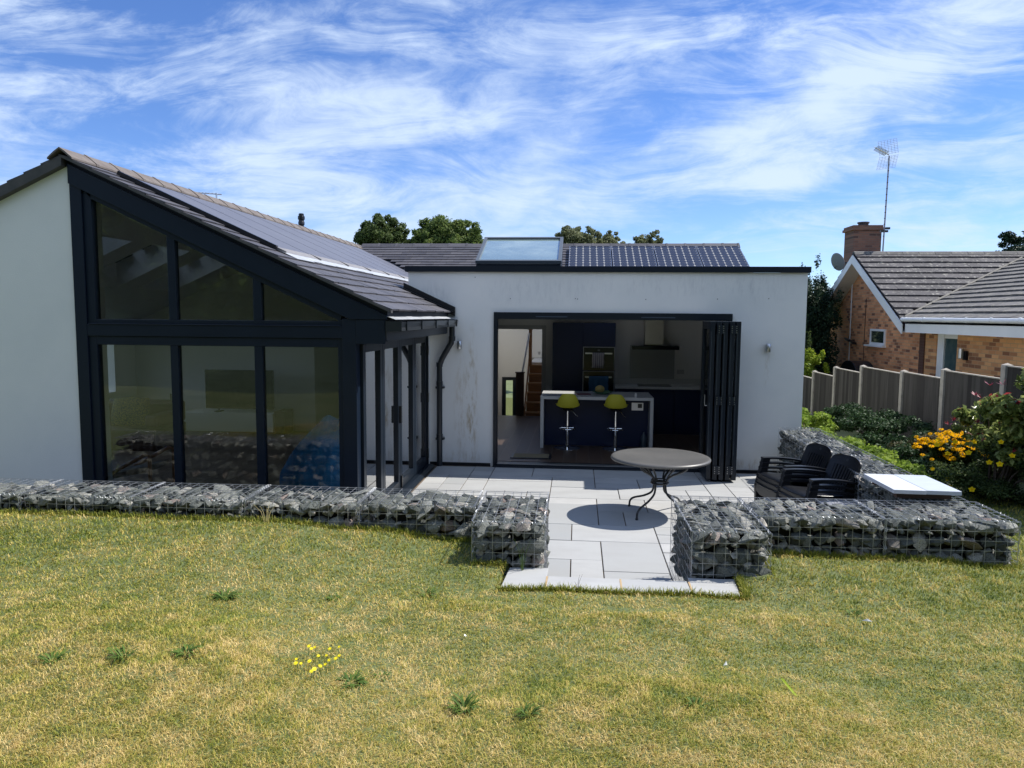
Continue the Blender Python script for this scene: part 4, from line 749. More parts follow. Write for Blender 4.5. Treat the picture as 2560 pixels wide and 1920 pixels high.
for me_ in ROCKS:
    v_ = np.zeros(len(me_.vertices)*3); me_.vertices.foreach_get('co', v_); RD.append((v_.reshape(-1, 3), [tuple(p_.vertices) for p_ in me_.polygons]))
M['rockfill'] = mat('small_rock', rough=.8, tone=[(0, (.05, .058, .052)), (.3, (.12, .13, .12)), (.55, (.24, .245, .22)), (.7, (.09, .10, .09)), (.88, (.36, .355, .32)), (1, (.48, .44, .38))], var=(.04, .046, .042), vscale=14, bump=.4, bscale=50, vlo=.42, vhi=.72)
def fillstones(t, P3, lx, ly, z0, z1, sides, zf):
    vs, fs_, tn = [], [], []; nv = 0; sp_ = .082
    spots = [((i+.5)/round(lx/sp_)*lx, (j+.5)/round(ly/sp_)*ly, z1-.050) for i in range(round(lx/sp_)) for j in range(round(ly/sp_))]
    zs_ = [z1-.09-k*.075 for k in range(8) if z1-.09-k*.075 > max(zf, z0+.04)]
    if 'f' in sides: spots += [((i+.5)/round(lx/sp_)*lx, .052, z) for i in range(round(lx/sp_)) for z in zs_]
    if 'l' in sides or 'L' in sides: spots += [(.052, (j+.5)/round(ly/sp_)*ly, z) for j in range(round(ly/sp_)) for z in zs_]
    if 'r' in sides or 'R' in sides: spots += [(lx-.052, (j+.5)/round(ly/sp_)*ly, z) for j in range(round(ly/sp_)) for z in zs_]
    for (a, b_, z) in spots:
        k = rg.randrange(len(RD)); Vr, Fr = RD[k]; sc = np.array([rg.uniform(.030, .050), rg.uniform(.030, .048), rg.uniform(.026, .040)])
        m_ = np.array(Matrix.Rotation(rg.uniform(0, 6.28), 3, 'Z') @ Matrix.Rotation(rg.uniform(-.9, .9), 3, 'X') @ Matrix.Rotation(rg.uniform(-.9, .9), 3, 'Y')); c_ = P3(min(max(a+rg.uniform(-.02, .02), .04), lx-.04), min(max(b_+rg.uniform(-.012, .012), .042), ly-.042), z+rg.uniform(-.012, .008))
        vs.append((Vr*sc) @ m_.T+np.array(c_)); tone = rg.random()
        fs_ += [tuple(nv+q_ for q_ in p_) for p_ in Fr]; tn += [tone]*len(Fr); nv += len(Vr)
    mb = B(); mb.v = [tuple(v_) for v_ in np.concatenate(vs)]; mb.f = fs_; mb.t = tn; mb.mi = [0]*len(fs_); o = mb.build('small_stones', M['rockfill'], t); o['kind'] = 'stuff'
def basket(label, p, ux, uy, lx, ly, z0, z1, sides, cell=.0755, zf=-9, zbk=-9):
    """p = corner (x,y); ux unit vector of the length, uy of the depth"""
    p = Vector((*p, 0)); ux = Vector((*ux, 0)).normalized(); uy = Vector((*uy, 0)).normalized()
    t = thing('gabion_basket', label, 'gabion', tuple(p+ux*lx/2+uy*ly/2+Vector((0, 0, z0))), 'gabion baskets around the patio')
    ang = math.atan2(ux.y, ux.x)
    spx, spy, spz = .114, .118, .105
    nx_, ny_, nz_ = max(2, round(lx/spx)), max(2, round(ly/spy)), max(2, round((z1-z0)/spz)); cnt = 0
    for k in range(nz_-1, -1, -1):
        for j in range(ny_):
            for i in range(nx_):
                zk = z0+(k+.5)/nz_*(z1-z0); top = k == nz_-1; edge = (j == 0 and 'f' in sides and zk > zf) or (j == ny_-1 and 'b' in sides and zk > zbk) or (i == 0 and 'l' in sides and j < 9) or (i == nx_-1 and 'r' in sides) or (i == nx_-1 and 'R' in sides and j < 3) or (i == 0 and 'L' in sides and j < 3)
                if not (top or edge): continue
                if cnt >= 99: continue
                sx = rg.uniform(.064, .100); sy = rg.uniform(.062, .092); sz = rg.uniform(.058, .086) if not top else rg.uniform(.036, .060)
                if rg.random() < .15: sx *= .65; sy *= .7
                gx_ = (i+.5)/nx_*lx; gy_ = (j+.5)/ny_*ly; stg = .25 if k % 2 else -.25
                gx_ += (stg*.6+rg.uniform(-.22, .22))*spx; gy_ += rg.uniform(-.22, .22)*spy
                gx_ = min(max(gx_, sx*.82), lx-sx*.82); gy_ = min(max(gy_, sy*.72), ly-sy*.72)
                zc = z0+(k+.5)/nz_*(z1-z0-.02)+rg.uniform(-.015, .012)-(.008 if top else 0); zc = z1-sz*.92-.004-rg.uniform(0, .012) if top else min(zc, z1-sz-.006)
                q_ = p+ux*gx_+uy*gy_+Vector((0, 0, zc))
                o = bpy.data.objects.new('stone', rg.choice(ROCKS)); COL.objects.link(o); o.parent = t; o.location = q_-t.location
                o.rotation_euler = (rg.uniform(-.6, .6), rg.uniform(-.6, .6), ang+rg.choice((0, 0, math.pi, .5, -.5, 1.6))+rg.uniform(-.3, .3))
                o.scale = (sx, sy, sz); cnt += 1
    cm = B(); c0 = p+ux*.11+uy*.11; cm.obox(c0+Vector((0, 0, z0+.02)), ux*(lx-.22), uy*(ly-.22), (0, 0, z1-z0-.13)); cm.build('dark_core', mat('gap_shade', (.02, .022, .021), .95) if 'gap_shade' not in bpy.data.materials else bpy.data.materials['gap_shade'], t)  # near-black core stands in for deep shade between the stones
    w = B(); r_ = .0016
    def rod(a, b_, rr_=r_): 
        w.tube([a, b_], rr_, 4, False)
    nxw, nyw, nzw = round(lx/cell), round(ly/cell), round((z1-z0)/cell); dz = (z1-z0)/nzw
    P3 = lambda a, b_, z: p+ux*a+uy*b_+Vector((0, 0, z))
    jit = lambda: rg.uniform(-.0035, .0035)
    for i in range(nxw+1):
        a = lx*i/nxw; rod(P3(a+jit(), 0, z1+jit()), P3(a+jit(), ly, z1+.003+jit()))
        for b_ in (0, ly): rod(P3(a+jit(), b_, z0), P3(a+jit(), b_, z1+.004))
    for j in range(nyw+1):
        b_ = ly*j/nyw; rod(P3(0, b_+jit(), z1+jit()+.003), P3(lx, b_+jit(), z1+jit()+.003))
        for a in (0, lx): rod(P3(a, b_, z0), P3(a, b_, z1))
    for k in range(nzw+1):
        z = z0+dz*k
        for b_ in (0, ly): rod(P3(0, b_, z+jit()), P3(lx, b_, z+jit()))
        for a in (0, lx): rod(P3(a, 0, z+jit()), P3(a, ly, z+jit()))
    # lacing spirals at the corners and along the two ends of the lid
    fillstones(t, P3, lx, ly, z0, z1, sides, zf if zf > 0 else .12)
    def spiral(a, b_, turns, rad=.009):
        a = Vector(a); b_ = Vector(b_); dd_ = b_-a; t_ = dd_.normalized(); u_ = t_.orthogonal().normalized(); v2 = t_.cross(u_); pts = []
        for k in range(turns*6+1):
            f_ = k/(turns*6); an = 2*math.pi*k/6; pts.append(a+dd_*f_+(u_*math.cos(an)+v2*math.sin(an))*rad)
        w.tube(pts, .0012, 3, False)
    spiral(P3(0, 0, z1), P3(0, ly, z1), 12); spiral(P3(lx, 0, z1), P3(lx, ly, z1), 12); spiral(P3(lx, 0, z0), P3(lx, 0, z1), 10); spiral(P3(0, 0, z0), P3(0, 0, z1), 10); spiral(P3(0, 0, z1), P3(lx, 0, z1), 22)
    w.build('wire_mesh', M['wire'], t)
    return t
for (lab, p_, lx_, zf_) in (('at the left photo edge, left end of the long wall', (-5.31, 5.39), .9, .36), ('in front of the left edge of the glazed gable', (-4.39, 5.40), .9, .36), ('in front of the middle panes of the glazed gable', (-3.475, 5.41), .9, .36), ('in front of the right panes of the glazed gable', (-2.555, 5.42), .89, .33)):
    basket('stone-filled gabion basket '+lab, p_, (1, .01), (-.01, 1), lx_, .50, 0, .66, 'fb', zf=zf_, zbk=.08)
basket('stone-filled gabion basket at the right end of the long left wall', (-1.65, 5.43), (1, .01), (-.01, 1), .89, .50, 0, .66, 'frb', zf=.24, zbk=.12)
basket('stone-filled gabion block standing out left of the patio entrance', (-.72, 5.04), (1, .01), (-.01, 1), .51, .90, 0, .66, 'frL', zf=.24)
basket('stone-filled gabion block standing out right of the patio entrance', (.79, 4.97), (1, .015), (-.015, 1), .52, .99, .0, .66, 'flR', zf=.2)
basket('stone-filled gabion basket in the front right wall next to the entrance block', (1.33, 5.42), (1, .035), (-.035, 1), .9, .56, .0, .66, 'f', zf=.2)
basket('stone-filled gabion basket at the outer front corner of the right wall', (2.24, 5.45), (1, .035), (-.035, 1), .93, .56, .0, .66, 'fr', zf=.15)
for k, lab in enumerate(('stone-filled gabion basket under the two pale slabs on the right wall', 'stone-filled gabion basket beside the near stack of black chairs', 'stone-filled gabion basket beside the far stack of black chairs', 'stone-filled gabion basket at the far end of the right side wall, beside the house')):
    a = Vector((2.60, 6.04)); b_ = Vector((2.655, 9.93)); dr_ = (b_-a).normalized(); p0 = a+dr_*.975*k
    basket(lab, p0, dr_, (dr_.y, -dr_.x), .965, .50, 0, .66, 'f'+('r' if k == 3 else ''))
# two pale slabs on the wall
for k, (x0, x1) in enumerate(((2.52, 2.767), (2.771, 3.033))):
    s_ = B(); s_.prism([(x0, 6.03, .715), (x1, 6.02, .715), (x1-.01, 6.624, .715), (x0-.01, 6.633, .715)], (0, 0, .033), .95 if k == 0 else .75); o = s_.build('loose_slab', mat('loose_slab_%s' % ('light', 'ribbed')[k], ((.60, .62, .66), (.50, .54, .60))[k], .45, var=((.54, .56, .60), (.45, .49, .55))[k], vscale=5, stretch=(1, 6, 1)), bevel=.003)
    tag(o, ('pale smooth slab lying on the right gabion wall, the one nearer the patio', 'pale ribbed slab lying on the right gabion wall, the outer one')[k], 'slab', 'loose slabs on the gabion wall')
for k, yy in enumerate((6.09, 6.53)):
    o = B().box(2.57, yy, .668, 2.99, yy+.06, .714).build('batten', M['darkwood']); tag(o, ('dark timber batten under the front edge of the pale slabs', 'dark timber batten under the rear edge of the pale slabs')[k], 'batten')
# ============================================================ TABLE
tx, ty, th = .895, 7.90, .618
t = thing('garden_table', 'round dark grey metal garden table on four curved legs', 'table', (tx, ty, 0)); t.rotation_euler = (0, 0, 0)
rad = .525
prof = [(.0, th-.004), (.12, th-.003), (.30, th-.001), (rad-.05, th), (rad-.022, th+.004), (rad-.006, th-.003), (rad, th-.014), (rad-.004, th-.030), (rad-.02, th-.034), (rad-.03, th-.026), (.3, th-.02), (.0, th-.02)]
B().lathe(prof[::-1], tx, ty, 72).build('tabletop', M['tabletop'], t, smooth=True)
def smoothpath(P, n=8):
    out_ = []
    for i in range(len(P)-1):
        p0 = Vector(P[max(i-1, 0)]); p1 = Vector(P[i]); p2 = Vector(P[i+1]); p3 = Vector(P[min(i+2, len(P)-1)])
        for k in range(n):
            u = k/n; out_.append(.5*((2*p1)+(p2-p0)*u+(2*p0-5*p1+4*p2-p3)*u*u+(-p0+3*p1-3*p2+p3)*u**3))
    return out_+[Vector(P[-1])]
for k in range(4):
    a = R(45+90*k+4); c1, s1_ = math.cos(a), math.sin(a)
    P_ = [(.355, .605), (.335, .54), (.29, .50), (.15, .43), (.085, .37), (.075, .30), (.10, .22), (.20, .16), (.33, .115), (.385, .07), (.395, 0.0)]
    l_ = B(); l_.tube(smoothpath([(tx+r_*c1, ty+r_*s1_, z) for r_, z in P_], 5), .0115, 10); l_.tube([(tx+.395*c1, ty+.395*s1_, 0), (tx+.395*c1, ty+.395*s1_, .018)], .015, 10)
    P2 = [(.26, .60), (.17, .51), (.095, .41), (.082, .36)]
    l_.tube(smoothpath([(tx+r_*math.cos(a+R(10)), ty+r_*math.sin(a+R(10)), z) for r_, z in P2], 5), .0095, 8)
    l_.build('leg', M['darkmetal'], t, smooth=True)
rgb = B(); rgb.tube([(tx+.088*math.cos(a), ty+.088*math.sin(a), .335) for a in np.linspace(0, 2*math.pi, 33)], .011, 8); rgb.tube([(tx+.088*math.cos(a), ty+.088*math.sin(a), .36) for a in np.linspace(0, 2*math.pi, 33)], .007, 8); rgb.build('ring', M['darkmetal'], t, smooth=True)
ap = B(); ap.tube([(tx+.37*math.cos(a), ty+.37*math.sin(a), .592) for a in np.linspace(0, 2*math.pi, 49)], .007, 6); ap.build('under_frame', M['darkmetal'], t, smooth=True)
# ============================================================ CHAIRS (local: seat faces -x, width along y)
def chair(loc, rz, lab):
    t = thing('plastic_armchair', lab, 'chair', loc, 'stacked black plastic armchairs', rz, local=True); t.scale = (1, 1, .85)
    # seat: front at x=0
    vs = []; fs_ = []; n_ = 10
    for i in range(n_+1):
        u = i/n_; x = .0+.46*u; z = .405+.012*math.sin(u*3.1)*-1-.045*u+(-.025*(1-u*6)**2 if u < .17 else 0)
        for j in range(9): v_ = -1+j/4; vs.append((x, v_*(.215-.02*u), z+.012*v_*v_))
    for i in range(n_):
        for j in range(8): a = i*9+j; fs_.append((a, a+1, a+10, a+9))
    se = B().add(vs, fs_).build('seat', M['black'], t, smooth=True); se.modifiers.new('s', 'SOLIDIFY').thickness = .012
    a = B(); a.prism([(.004, -.215, .385), (.004, .215, .385), (.004, .215, .30), (.004, .13, .265), (.004, -.13, .265), (.004, -.215, .30)], (.015, 0, 0)); a.build('apron', M['black'], t, bevel=.004)
    # backrest with slats, reclining towards +x
    def bp_(u, h): # u -1..1 , h 0..1
        wd = .195+.02*math.sin(h*2.6)-(.0 if h < .84 else .10*((h-.84)/.16)**2.4)+.02*h; return Vector((.43+.17*h+.02*u*u*-1, u*wd, .34+.45*h))
    hs_ = [0, .1, .2, .3, .4, .5, .6, .68, .76, .84, .9, .95, .98, 1.0]
    bk = B(); thk = Vector((.016, 0, -.005))
    def strip(u0, u1, h0, h1, n2=8):
        for k in range(n2):
            ha, hb = h0+(h1-h0)*k/n2, h0+(h1-h0)*(k+1)/n2; q4 = [bp_(u0, ha), bp_(u1, ha), bp_(u1, hb), bp_(u0, hb)]; bk.add([*q4, *[p+thk for p in q4]], [(3, 2, 1, 0), (4, 5, 6, 7), (0, 1, 5, 4), (1, 2, 6, 5), (2, 3, 7, 6), (3, 0, 4, 7)])
    for k in range(7): u0 = -.66+k*.19; strip(u0+.035, u0+.155, .0, .74)
    strip(-1, -.66, 0, .74); strip(.66, 1, 0, .74)
    for k in range(16): strip(-1+k/8, -1+(k+1)/8, .735, 1.0)
    strip(-1, 1, 0.0, .04, 1)
    bk.build('backrest', M['black'], t, smooth=False)
    B().tube([bp_(.0, .88)+Vector((-.004, 0, 0)), bp_(.0, .88)+Vector((.0, 0, .0))], .018, 16).build('badge', mat('badge_grey', (.05, .055, .06), .3) if 'badge_grey' not in bpy.data.materials else bpy.data.materials['badge_grey'], t)
    for sgn in (-1, 1):
        y = sgn*.235; arm = []; am = B(); n3 = 10
        for k in range(n3):
            def P4(u): x = .05+.46*u; z = .595+.008*math.sin(u*2.2)-.055*u*u; return x, z
            (xa, za), (xb, zb_) = P4(k/n3), P4((k+1)/n3); w2 = .034
            am.add([(xa, y-w2, za), (xa, y+w2, za), (xb, y+w2, zb_), (xb, y-w2, zb_), (xa, y-w2, za-.022), (xa, y+w2, za-.022), (xb, y+w2, zb_-.022), (xb, y-w2, zb_-.022)], [(3, 2, 1, 0)[::-1], (4, 5, 6, 7)[::-1], (0, 1, 5, 4)[::-1], (2, 3, 7, 6)[::-1], (1, 2, 6, 5)[::-1], (3, 0, 4, 7)[::-1]]+[])
        am.build('armrest', M['black'], t, bevel=.0)
        lg = B(); lg.prism([(.045, y-.025*sgn, .578), (.135, y-.025*sgn, .578), (.10, y-.02*sgn, .36), (.075, y-.02*sgn, 0), (.015, y-.02*sgn, 0), (.0, y-.02*sgn, .36)], (0, .045*sgn, 0)); lg.build('front_leg', M['black'], t, bevel=.008)
        lg = B(); lg.prism([(.40, y-.045*sgn, .36), (.48, y-.045*sgn, .36), (.555, y-.03*sgn, 0), (.50, y-.03*sgn, 0)], (0, .03*sgn, 0)); lg.prism([(.42, y-.03*sgn, .53), (.50, y-.03*sgn, .53), (.50, y-.03*sgn, .34), (.42, y-.03*sgn, .34)], (0, .03*sgn, 0)); lg.build('rear_leg', M['black'], t, bevel=.005)
    return t
stk = [((1.975, 7.80), R(14), 'far'), ((2.04, 7.18), R(15), 'near')]
c0 = None
for (xy, rz_, w) in stk:
    for k, pl_ in enumerate(('bottom', 'middle', 'top')):
        lab = 'black plastic armchair, %s of the stack of three nearer the %s' % (pl_, 'house wall' if w == 'far' else 'front gabion wall')
        loc = (xy[0]+.012*k, xy[1]+.004*k, -.055+.052*k)
        loc = (loc[0], loc[1], .0+.052*k)
        if c0 is None: c0 = chair(loc, rz_, lab); cc = c0
        else: cc = copytree(c0); cc.location = loc; cc.rotation_euler.z = rz_; cc['label'] = lab
t = thing('side_table', 'low round pale grey side table behind the front right gabion wall', 'table', (2.62, 7.12, 0)); B().lathe([(.02, .375), (.29, .375), (.30, .385), (.30, .395), (.29, .402), (0.0, .402)], 2.52, 7.10, 48).build('tabletop', mat('pale_grey_top', (.33, .34, .38), .4), t, smooth=True)
for k in range(3): a = R(30+120*k); B().tube([(2.52+.12*math.cos(a), 7.10+.12*math.sin(a), .375), (2.52+.2*math.cos(a), 7.10+.2*math.sin(a), 0)], .012, 8).build('leg', M['darkmetal'], t)
# ============================================================ FENCE
fn = thing('garden_fence', 'grey weathered board fence with concrete posts stepping down between the gardens', 'fence', (5.5, 13, 0))
posts = [(5.5, 19.5, .72), (5.5, 17.72, .885), (5.5, 16.30, 1.075), (5.5, 14.81, 1.20), (5.5, 13.01, 1.235), (5.5, 11.60, 1.36), (5.5, 10.02, 1.535), (5.5, 8.45, 1.66), (5.5, 6.9, 1.78)]
for (x, y, z) in posts:
    b_ = B(); b_.box(x-.05, y-.05, -.6, x+.05, y+.05, z-.015); b_.add([(x-.05, y-.05, z-.015), (x+.05, y-.05, z-.015), (x+.05, y+.05, z-.015), (x-.05, y+.05, z-.015), (x, y, z+.012)], [(0, 1, 4), (1, 2, 4), (2, 3, 4), (3, 0, 4)]); b_.build('concrete_post', M['conc'], fn)
rr = random.Random(8)
for k in range(len(posts)-1):
    (x, ya, za), (_, yb, zb_) = posts[k], posts[k+1]; zt = za-.035; pb = B(); n_ = max(1, round((ya-yb-.1)/.105)); w_ = (ya-yb-.1)/n_
    for i in range(n_):
        y1_ = ya-.05-i*w_; dz = -.004*i/n_+rr.uniform(-.004, .004); pb.add([(x-.02-rr.uniform(0, .004), y1_, -.55), (x-.008, y1_-w_-.006, -.55), (x-.008, y1_-w_-.006, zt+dz), (x-.02, y1_, zt+dz), (x+.0, y1_, -.55), (x+.0, y1_-w_, -.55), (x+.0, y1_-w_, zt+dz), (x+.0, y1_, zt+dz)], [(3, 2, 1, 0)[::-1], (4, 5, 6, 7), (0, 3, 7, 4), (1, 5, 6, 2), (3, 2, 6, 7)], rr.random())
    po = pb.build('fence_panel', M['fence'], fn); B().box(x-.03, yb+.052, zt+.001, x+.02, ya-.052, zt+.016).build('capping', M['conc'], po)
# ============================================================ NEIGHBOUR HOUSE
NH = thing('brick_bungalow', 'orange brick bungalow with dark lichen-spotted tiled roofs', 'house', (9, 21, -.6))
XG = 8.4; ya, yb = 19.05, 26.2; yr = 22.75; zr2 = 4.0; PN = (zr2-2.05)/(yr-19.2); 
B().prism([(XG, ya, -1.5), (XG, yb, -1.5), (XG, yb, 1.95), (XG, yr, 1.95+(yb-yr)*PN*.97), (XG, ya, 1.95)], (.25, 0, 0)).build('gable_wall', M['brickA'], NH)
B().box(XG-.03, 18.80, -1.5, XG+.3, 19.049, 1.80).build('corner_pier', M['brickD'], NH)
gridboxes(B(), 'x', XG+.0, XG+.25, [3.0, 18.799], [-1.5, 1.78], [(17.28, 18.26, -1.3, 1.77)]).build('extension_wall', M['brickB'], NH)
B().box(XG+.25, 3, -1.5, 14, 3.2, 1.78).build('extension_end_wall', M['brickB'], NH)
# roofs
def tiles(mb, P0, along, up, L_, W_, ex, keep=None, seed=1, wave=0.):
    o = Vector(P0); a = Vector(along); u = Vector(up); n_ = a.cross(u); n_ = n_ if n_.z > 0 else -n_; rr = random.Random(seed); j = 0
    rows = int(W_/ex)+1
    for j in range(rows):
        v0, v1 = j*ex, min((j+1)*ex+.03, W_); s_ = 0.
        while s_ < L_:
            e = min(s_+(.15 if s_ == 0 and j % 2 else .30), L_)
            c_ = o+a*((s_+e)/2)+u*(v0+ex/2)
            if not keep or keep(c_):
                dj = rr.uniform(-.004, .004)+wave*math.sin(s_*1.1+j*.2); lf_ = .043+rr.uniform(0, .007)
                p0, p1, p2, p3 = o+a*s_+u*(v0+dj), o+a*(e-.003)+u*(v0+dj), o+a*(e-.003)+u*v1, o+a*s_+u*v1
                mb.add([p0, p1, p2, p3, p0+n_*lf_, p1+n_*lf_, p2+n_*.006, p3+n_*.006], [(4, 5, 6, 7), (0, 1, 5, 4), (1, 2, 6, 5), (3, 0, 4, 7)], rr.random())
            s_ = e
    return mb
cn, sn = 1/math.hypot(1, PN), PN/math.hypot(1, PN)
xe, ze = 8.02, 2.10; PE = .385; ce, se_ = 1/math.hypot(1, PE), PE/math.hypot(1, PE)
zmain = lambda y: zr2-PN*(yr-y); zext = lambda x: ze+PE*(x-xe)
tiles(B(), (8.0, 19.15, zmain(19.15)), (1, 0, 0), (0, cn, sn), 14, (yr-19.15)/cn, .345, lambda p: p.x < 8.25 or zext(p.x) < zmain(p.y)+.05, 3).build('main_roof', M['tile'], NH)
tiles(B(), (8.0, 26.4, zmain(19.1)), (1, 0, 0), (0, -cn, sn), 14, (26.4-yr)/cn, .345, None, 4).build('main_roof', M['tile'], NH)
tiles(B(), (xe, 5.0, ze), (0, 1, 0), (ce, 0, se_), 18.0, 5.2/ce, .345, lambda p: zext(p.x) > zmain(p.y)-.10 or p.y < 19.2, 5, .012).build('extension_roof', M['tile2'], NH)
und = B(); und.prism([(8.05, 19.2, zmain(19.2)-.12), (8.05, yr, zr2-.12), (8.05, 26.3, zmain(19.2)-.14), (8.05, 26.3, zmain(19.2)-.20), (8.05, yr, zr2-.2), (8.05, 19.2, zmain(19.2)-.20)], (13, 0, 0)); und.prism([(xe+.02, 5, ze-.06), (xe+5.2, 5, zext(xe+5.2)-.03), (xe+5.2, 5, zext(xe+5.2)-.1), (xe+.02, 5, ze-.12)], (0, 14.2, 0)); und.build('roof_boarding', M['darkwood'], NH)
rt = B(); xx = 8.0
while xx < 22: rt.prism([(xx, yr-.14, zr2-.04), (xx, yr-.07, zr2+.035), (xx, yr, zr2+.06), (xx, yr+.07, zr2+.035), (xx, yr+.14, zr2-.04)], (.44, 0, 0)); xx += .45
rt.build('ridge_tiles', M['tile2'], NH)
vl = B(); vl.tube([(8.06, 19.22, 2.15), (12.45, 22.35, 3.84)], .04, 6); vl.build('valley_mortar', mat('mortar_pale', (.24, .23, .20), .9, var=(.13, .12, .11), vscale=12), NH)
bgx = 8.0
bd = B(); zu = lambda y: zr2-.05-PN*abs(yr-y)
bd.prism([(bgx-.035, 19.15, zu(19.15)), (bgx-.035, yr, zu(yr)), (bgx-.035, 26.45, zu(26.45)), (bgx-.035, 26.45, zu(26.45)-.24), (bgx-.035, yr, zu(yr)-.24), (bgx-.035, 19.15, zu(19.15)-.24)], (.03, 0, 0)); bd.build('bargeboard', M['upvc'], NH)
sfm = B(); sfm.prism([(bgx, 19.2, zu(19.2)-.22), (bgx, yr, zu(yr)-.22), (bgx, 26.4, zu(26.4)-.22), (bgx, 26.4, zu(26.4)-.235), (bgx, yr, zu(yr)-.235), (bgx, 19.2, zu(19.2)-.235)], (.40, 0, 0)); sfm.build('soffit', M['upvc'], NH)
B().box(bgx-.036, 26.0, 1.62, XG, 26.5, zu(26.45)-.02).build('eaves_box', M['upvc'], NH)
fx = B(); fx.box(xe+.02, 4.8, 1.77, xe+.05, 19.15, 2.06); fx.box(xe+.05, 4.8, 1.77, XG+.03, 19.12, 1.79); fx.box(xe+.02, 19.12, 1.77, XG+.1, 19.15, 2.10); fx.build('fascia', M['upvc'], NH)
ng = B(); ng.tube([(xe-.03, 4.8, 2.06), (xe-.03, 19.2, 2.085)], .052, 10); go2 = ng.build('gutter', M['upvc'], NH, smooth=True); 
for k in range(6): B().tube([(xe-.03, 19.0-k*.95, 2.083), (xe-.03, 18.95-k*.95, 2.083)], .060, 10).build('gutter_bracket', M['upvc'], go2)
wn = B(); y0, y1, z0, z1 = 21.12, 22.17, 1.36, 1.81; wn.box(XG-.04, y0, z0, XG+.0-.001, y0+.07, z1); wn.box(XG-.04, y1-.07, z0, XG-.001, y1, z1); wn.box(XG-.04, y0+.07, z0, XG-.001, y1-.07, z0+.07); wn.box(XG-.04, y0+.07, z1-.06, XG-.001, y1-.07, z1); wo = wn.build('small_window', M['upvc'], NH)
B().box(XG-.02, y0+.07, z0+.07, XG-.012, y1-.07, z1-.06).build('pane', M['nwin'], wo); B().box(XG-.12, y0-.03, z0-.05, XG-.001, y1+.2, z0-.002).build('sill', M['upvc'], wo)
dn_ = B(); dn_.box(XG+.04, 17.28, -1.3, XG+.10, 17.36, 1.76); dn_.box(XG+.03, 17.95, -1.3, XG+.10, 18.255, 1.76); dn_.box(XG+.04, 17.36, 1.66, XG+.10, 17.95, 1.76); do = dn_.build('door', M['upvc'], NH); B().box(XG+.06, 17.36, -1.2, XG+.07, 17.95, 1.66).build('pane', M['nwin2'], do)
cbk = B(); cbk.tube([(XG-.02, 23.8, 3.18), (XG-.02, 23.75, -.2)], .018, 5); cbk.build('white_cable', M['upvc'], NH); B().box(XG-.012, 22.64, -.3, XG-.002, 22.67, 2.68).build('movement_joint', M['darkwood'], NH)
# chimney
ch = B(); ch.box(8.56, 24.4, 2.8, 9.40, 25.2, 4.86); co_ = ch.build('chimney', M['brickC'], NH); c2 = B(); c2.box(8.50, 24.34, 4.86, 9.46, 25.26, 4.94); c2.box(8.53, 24.37, 4.94, 9.43, 25.23, 5.01); c2.build('corbel', M['brickC'], co_); B().lathe([(.16, 5.01), (.15, 5.10), (.18, 5.11), (.18, 5.15), (.1, 5.15)], 8.98, 24.8, 16).build('chimney_pot', M['tile'], co_)
# aerial
ae = thing('tv_aerial', 'tall television aerial with a wire grid reflector beside the brick chimney', 'aerial', (8.9, 22.9, 4)); 
B().tube([(8.86, 22.85, 3.9), (8.88, 22.85, 5.2), (8.90, 22.85, 6.80)], .022, 8).build('mast', mat('mast_metal', (.30, .28, .30), .4, metal=.4), ae)
bs = B()
for k in range(13): bs.tube([(8.862+.038*k/12, 22.85, 4.5+.17*k), (8.862+.038*k/12, 22.85, 4.515+.17*k)], .026, 8)
bs.build('mast_band', M['black'], ae); B().box(8.77, 22.83, 4.62, 8.98, 22.9, 4.68).box(8.90, 22.8, 4.70, 9.02, 22.88, 4.76).build('bracket', M['darkmetal'], ae)
rfm = B(); c0_ = Vector((8.88, 22.82, 6.82)); ba = Vector((-.75, -.66, .0)).normalized(); sd = ba.cross(Vector((0, 0, 1)))
for sg in (-1, 1):
    for k in range(9):   # two inclined grids
        h = .04+.36*k/8; o_ = c0_+Vector((0, 0, sg*h))+ba*(h*.35); rfm.tube([o_-sd*.27, o_+sd*.27], .0045, 4, False)
    for k in range(7): w0 = -.27+.09*k; rfm.tube([c0_+sd*w0+Vector((0, 0, sg*.02)), c0_+sd*w0+Vector((0, 0, sg*.40))+ba*.14], .004, 4, False)
rfm.build('reflector', M['alu'], ae)
bm_ = B(); bm_.tube([c0_, c0_+ba*.75+Vector((0, 0, .10))], .014, 6)
for k in range(12):
    o_ = c0_+(ba*.75+Vector((0, 0, .10)))*(.2+k*.07)
    for sg in (-1, 1): bm_.tube([o_, o_+sd*.07+Vector((0, 0, .05*sg))], .008, 4, False); bm_.tube([o_, o_-sd*.07+Vector((0, 0, .05*sg))], .008, 4, False)
bm_.build('boom', mat('boom_dull', (.30, .30, .22), .6), ae)
sd_ = thing('satellite_dish', 'grey satellite dish behind the brick gable beside the chimney', 'satellite dish', (7.9, 23.9, 3.6)); vs = []; fs_ = []
Q = Matrix.Rotation(R(115), 3, 'Z') @ Matrix.Rotation(R(72), 3, 'X')
for i in range(9):
    for k in range(28): a = 2*math.pi*k/28; r_ = .27*i/8; vs.append(Vector((7.93, 23.9, 3.83))+Q @ Vector((r_*math.cos(a), r_*math.sin(a)*1.05, .35*r_*r_)))
for i in range(8):
    for k in range(28): fs_.append((i*28+k, i*28+(k+1) % 28, (i+1)*28+(k+1) % 28, (i+1)*28+k))
ds = B().add(vs, fs_).build('dish', mat('dish_grey', (.22, .24, .26), .5), sd_, smooth=True); ds.modifiers.new('s', 'SOLIDIFY').thickness = .008
B().tube([(7.98, 23.9, 3.83), (8.2, 23.75, 3.80), (8.2, 23.75, 3.5)], .022, 6).tube([(7.93, 23.9, 3.7), (7.75, 23.6, 3.62)], .012, 6).build('arm', M['black'], sd_)
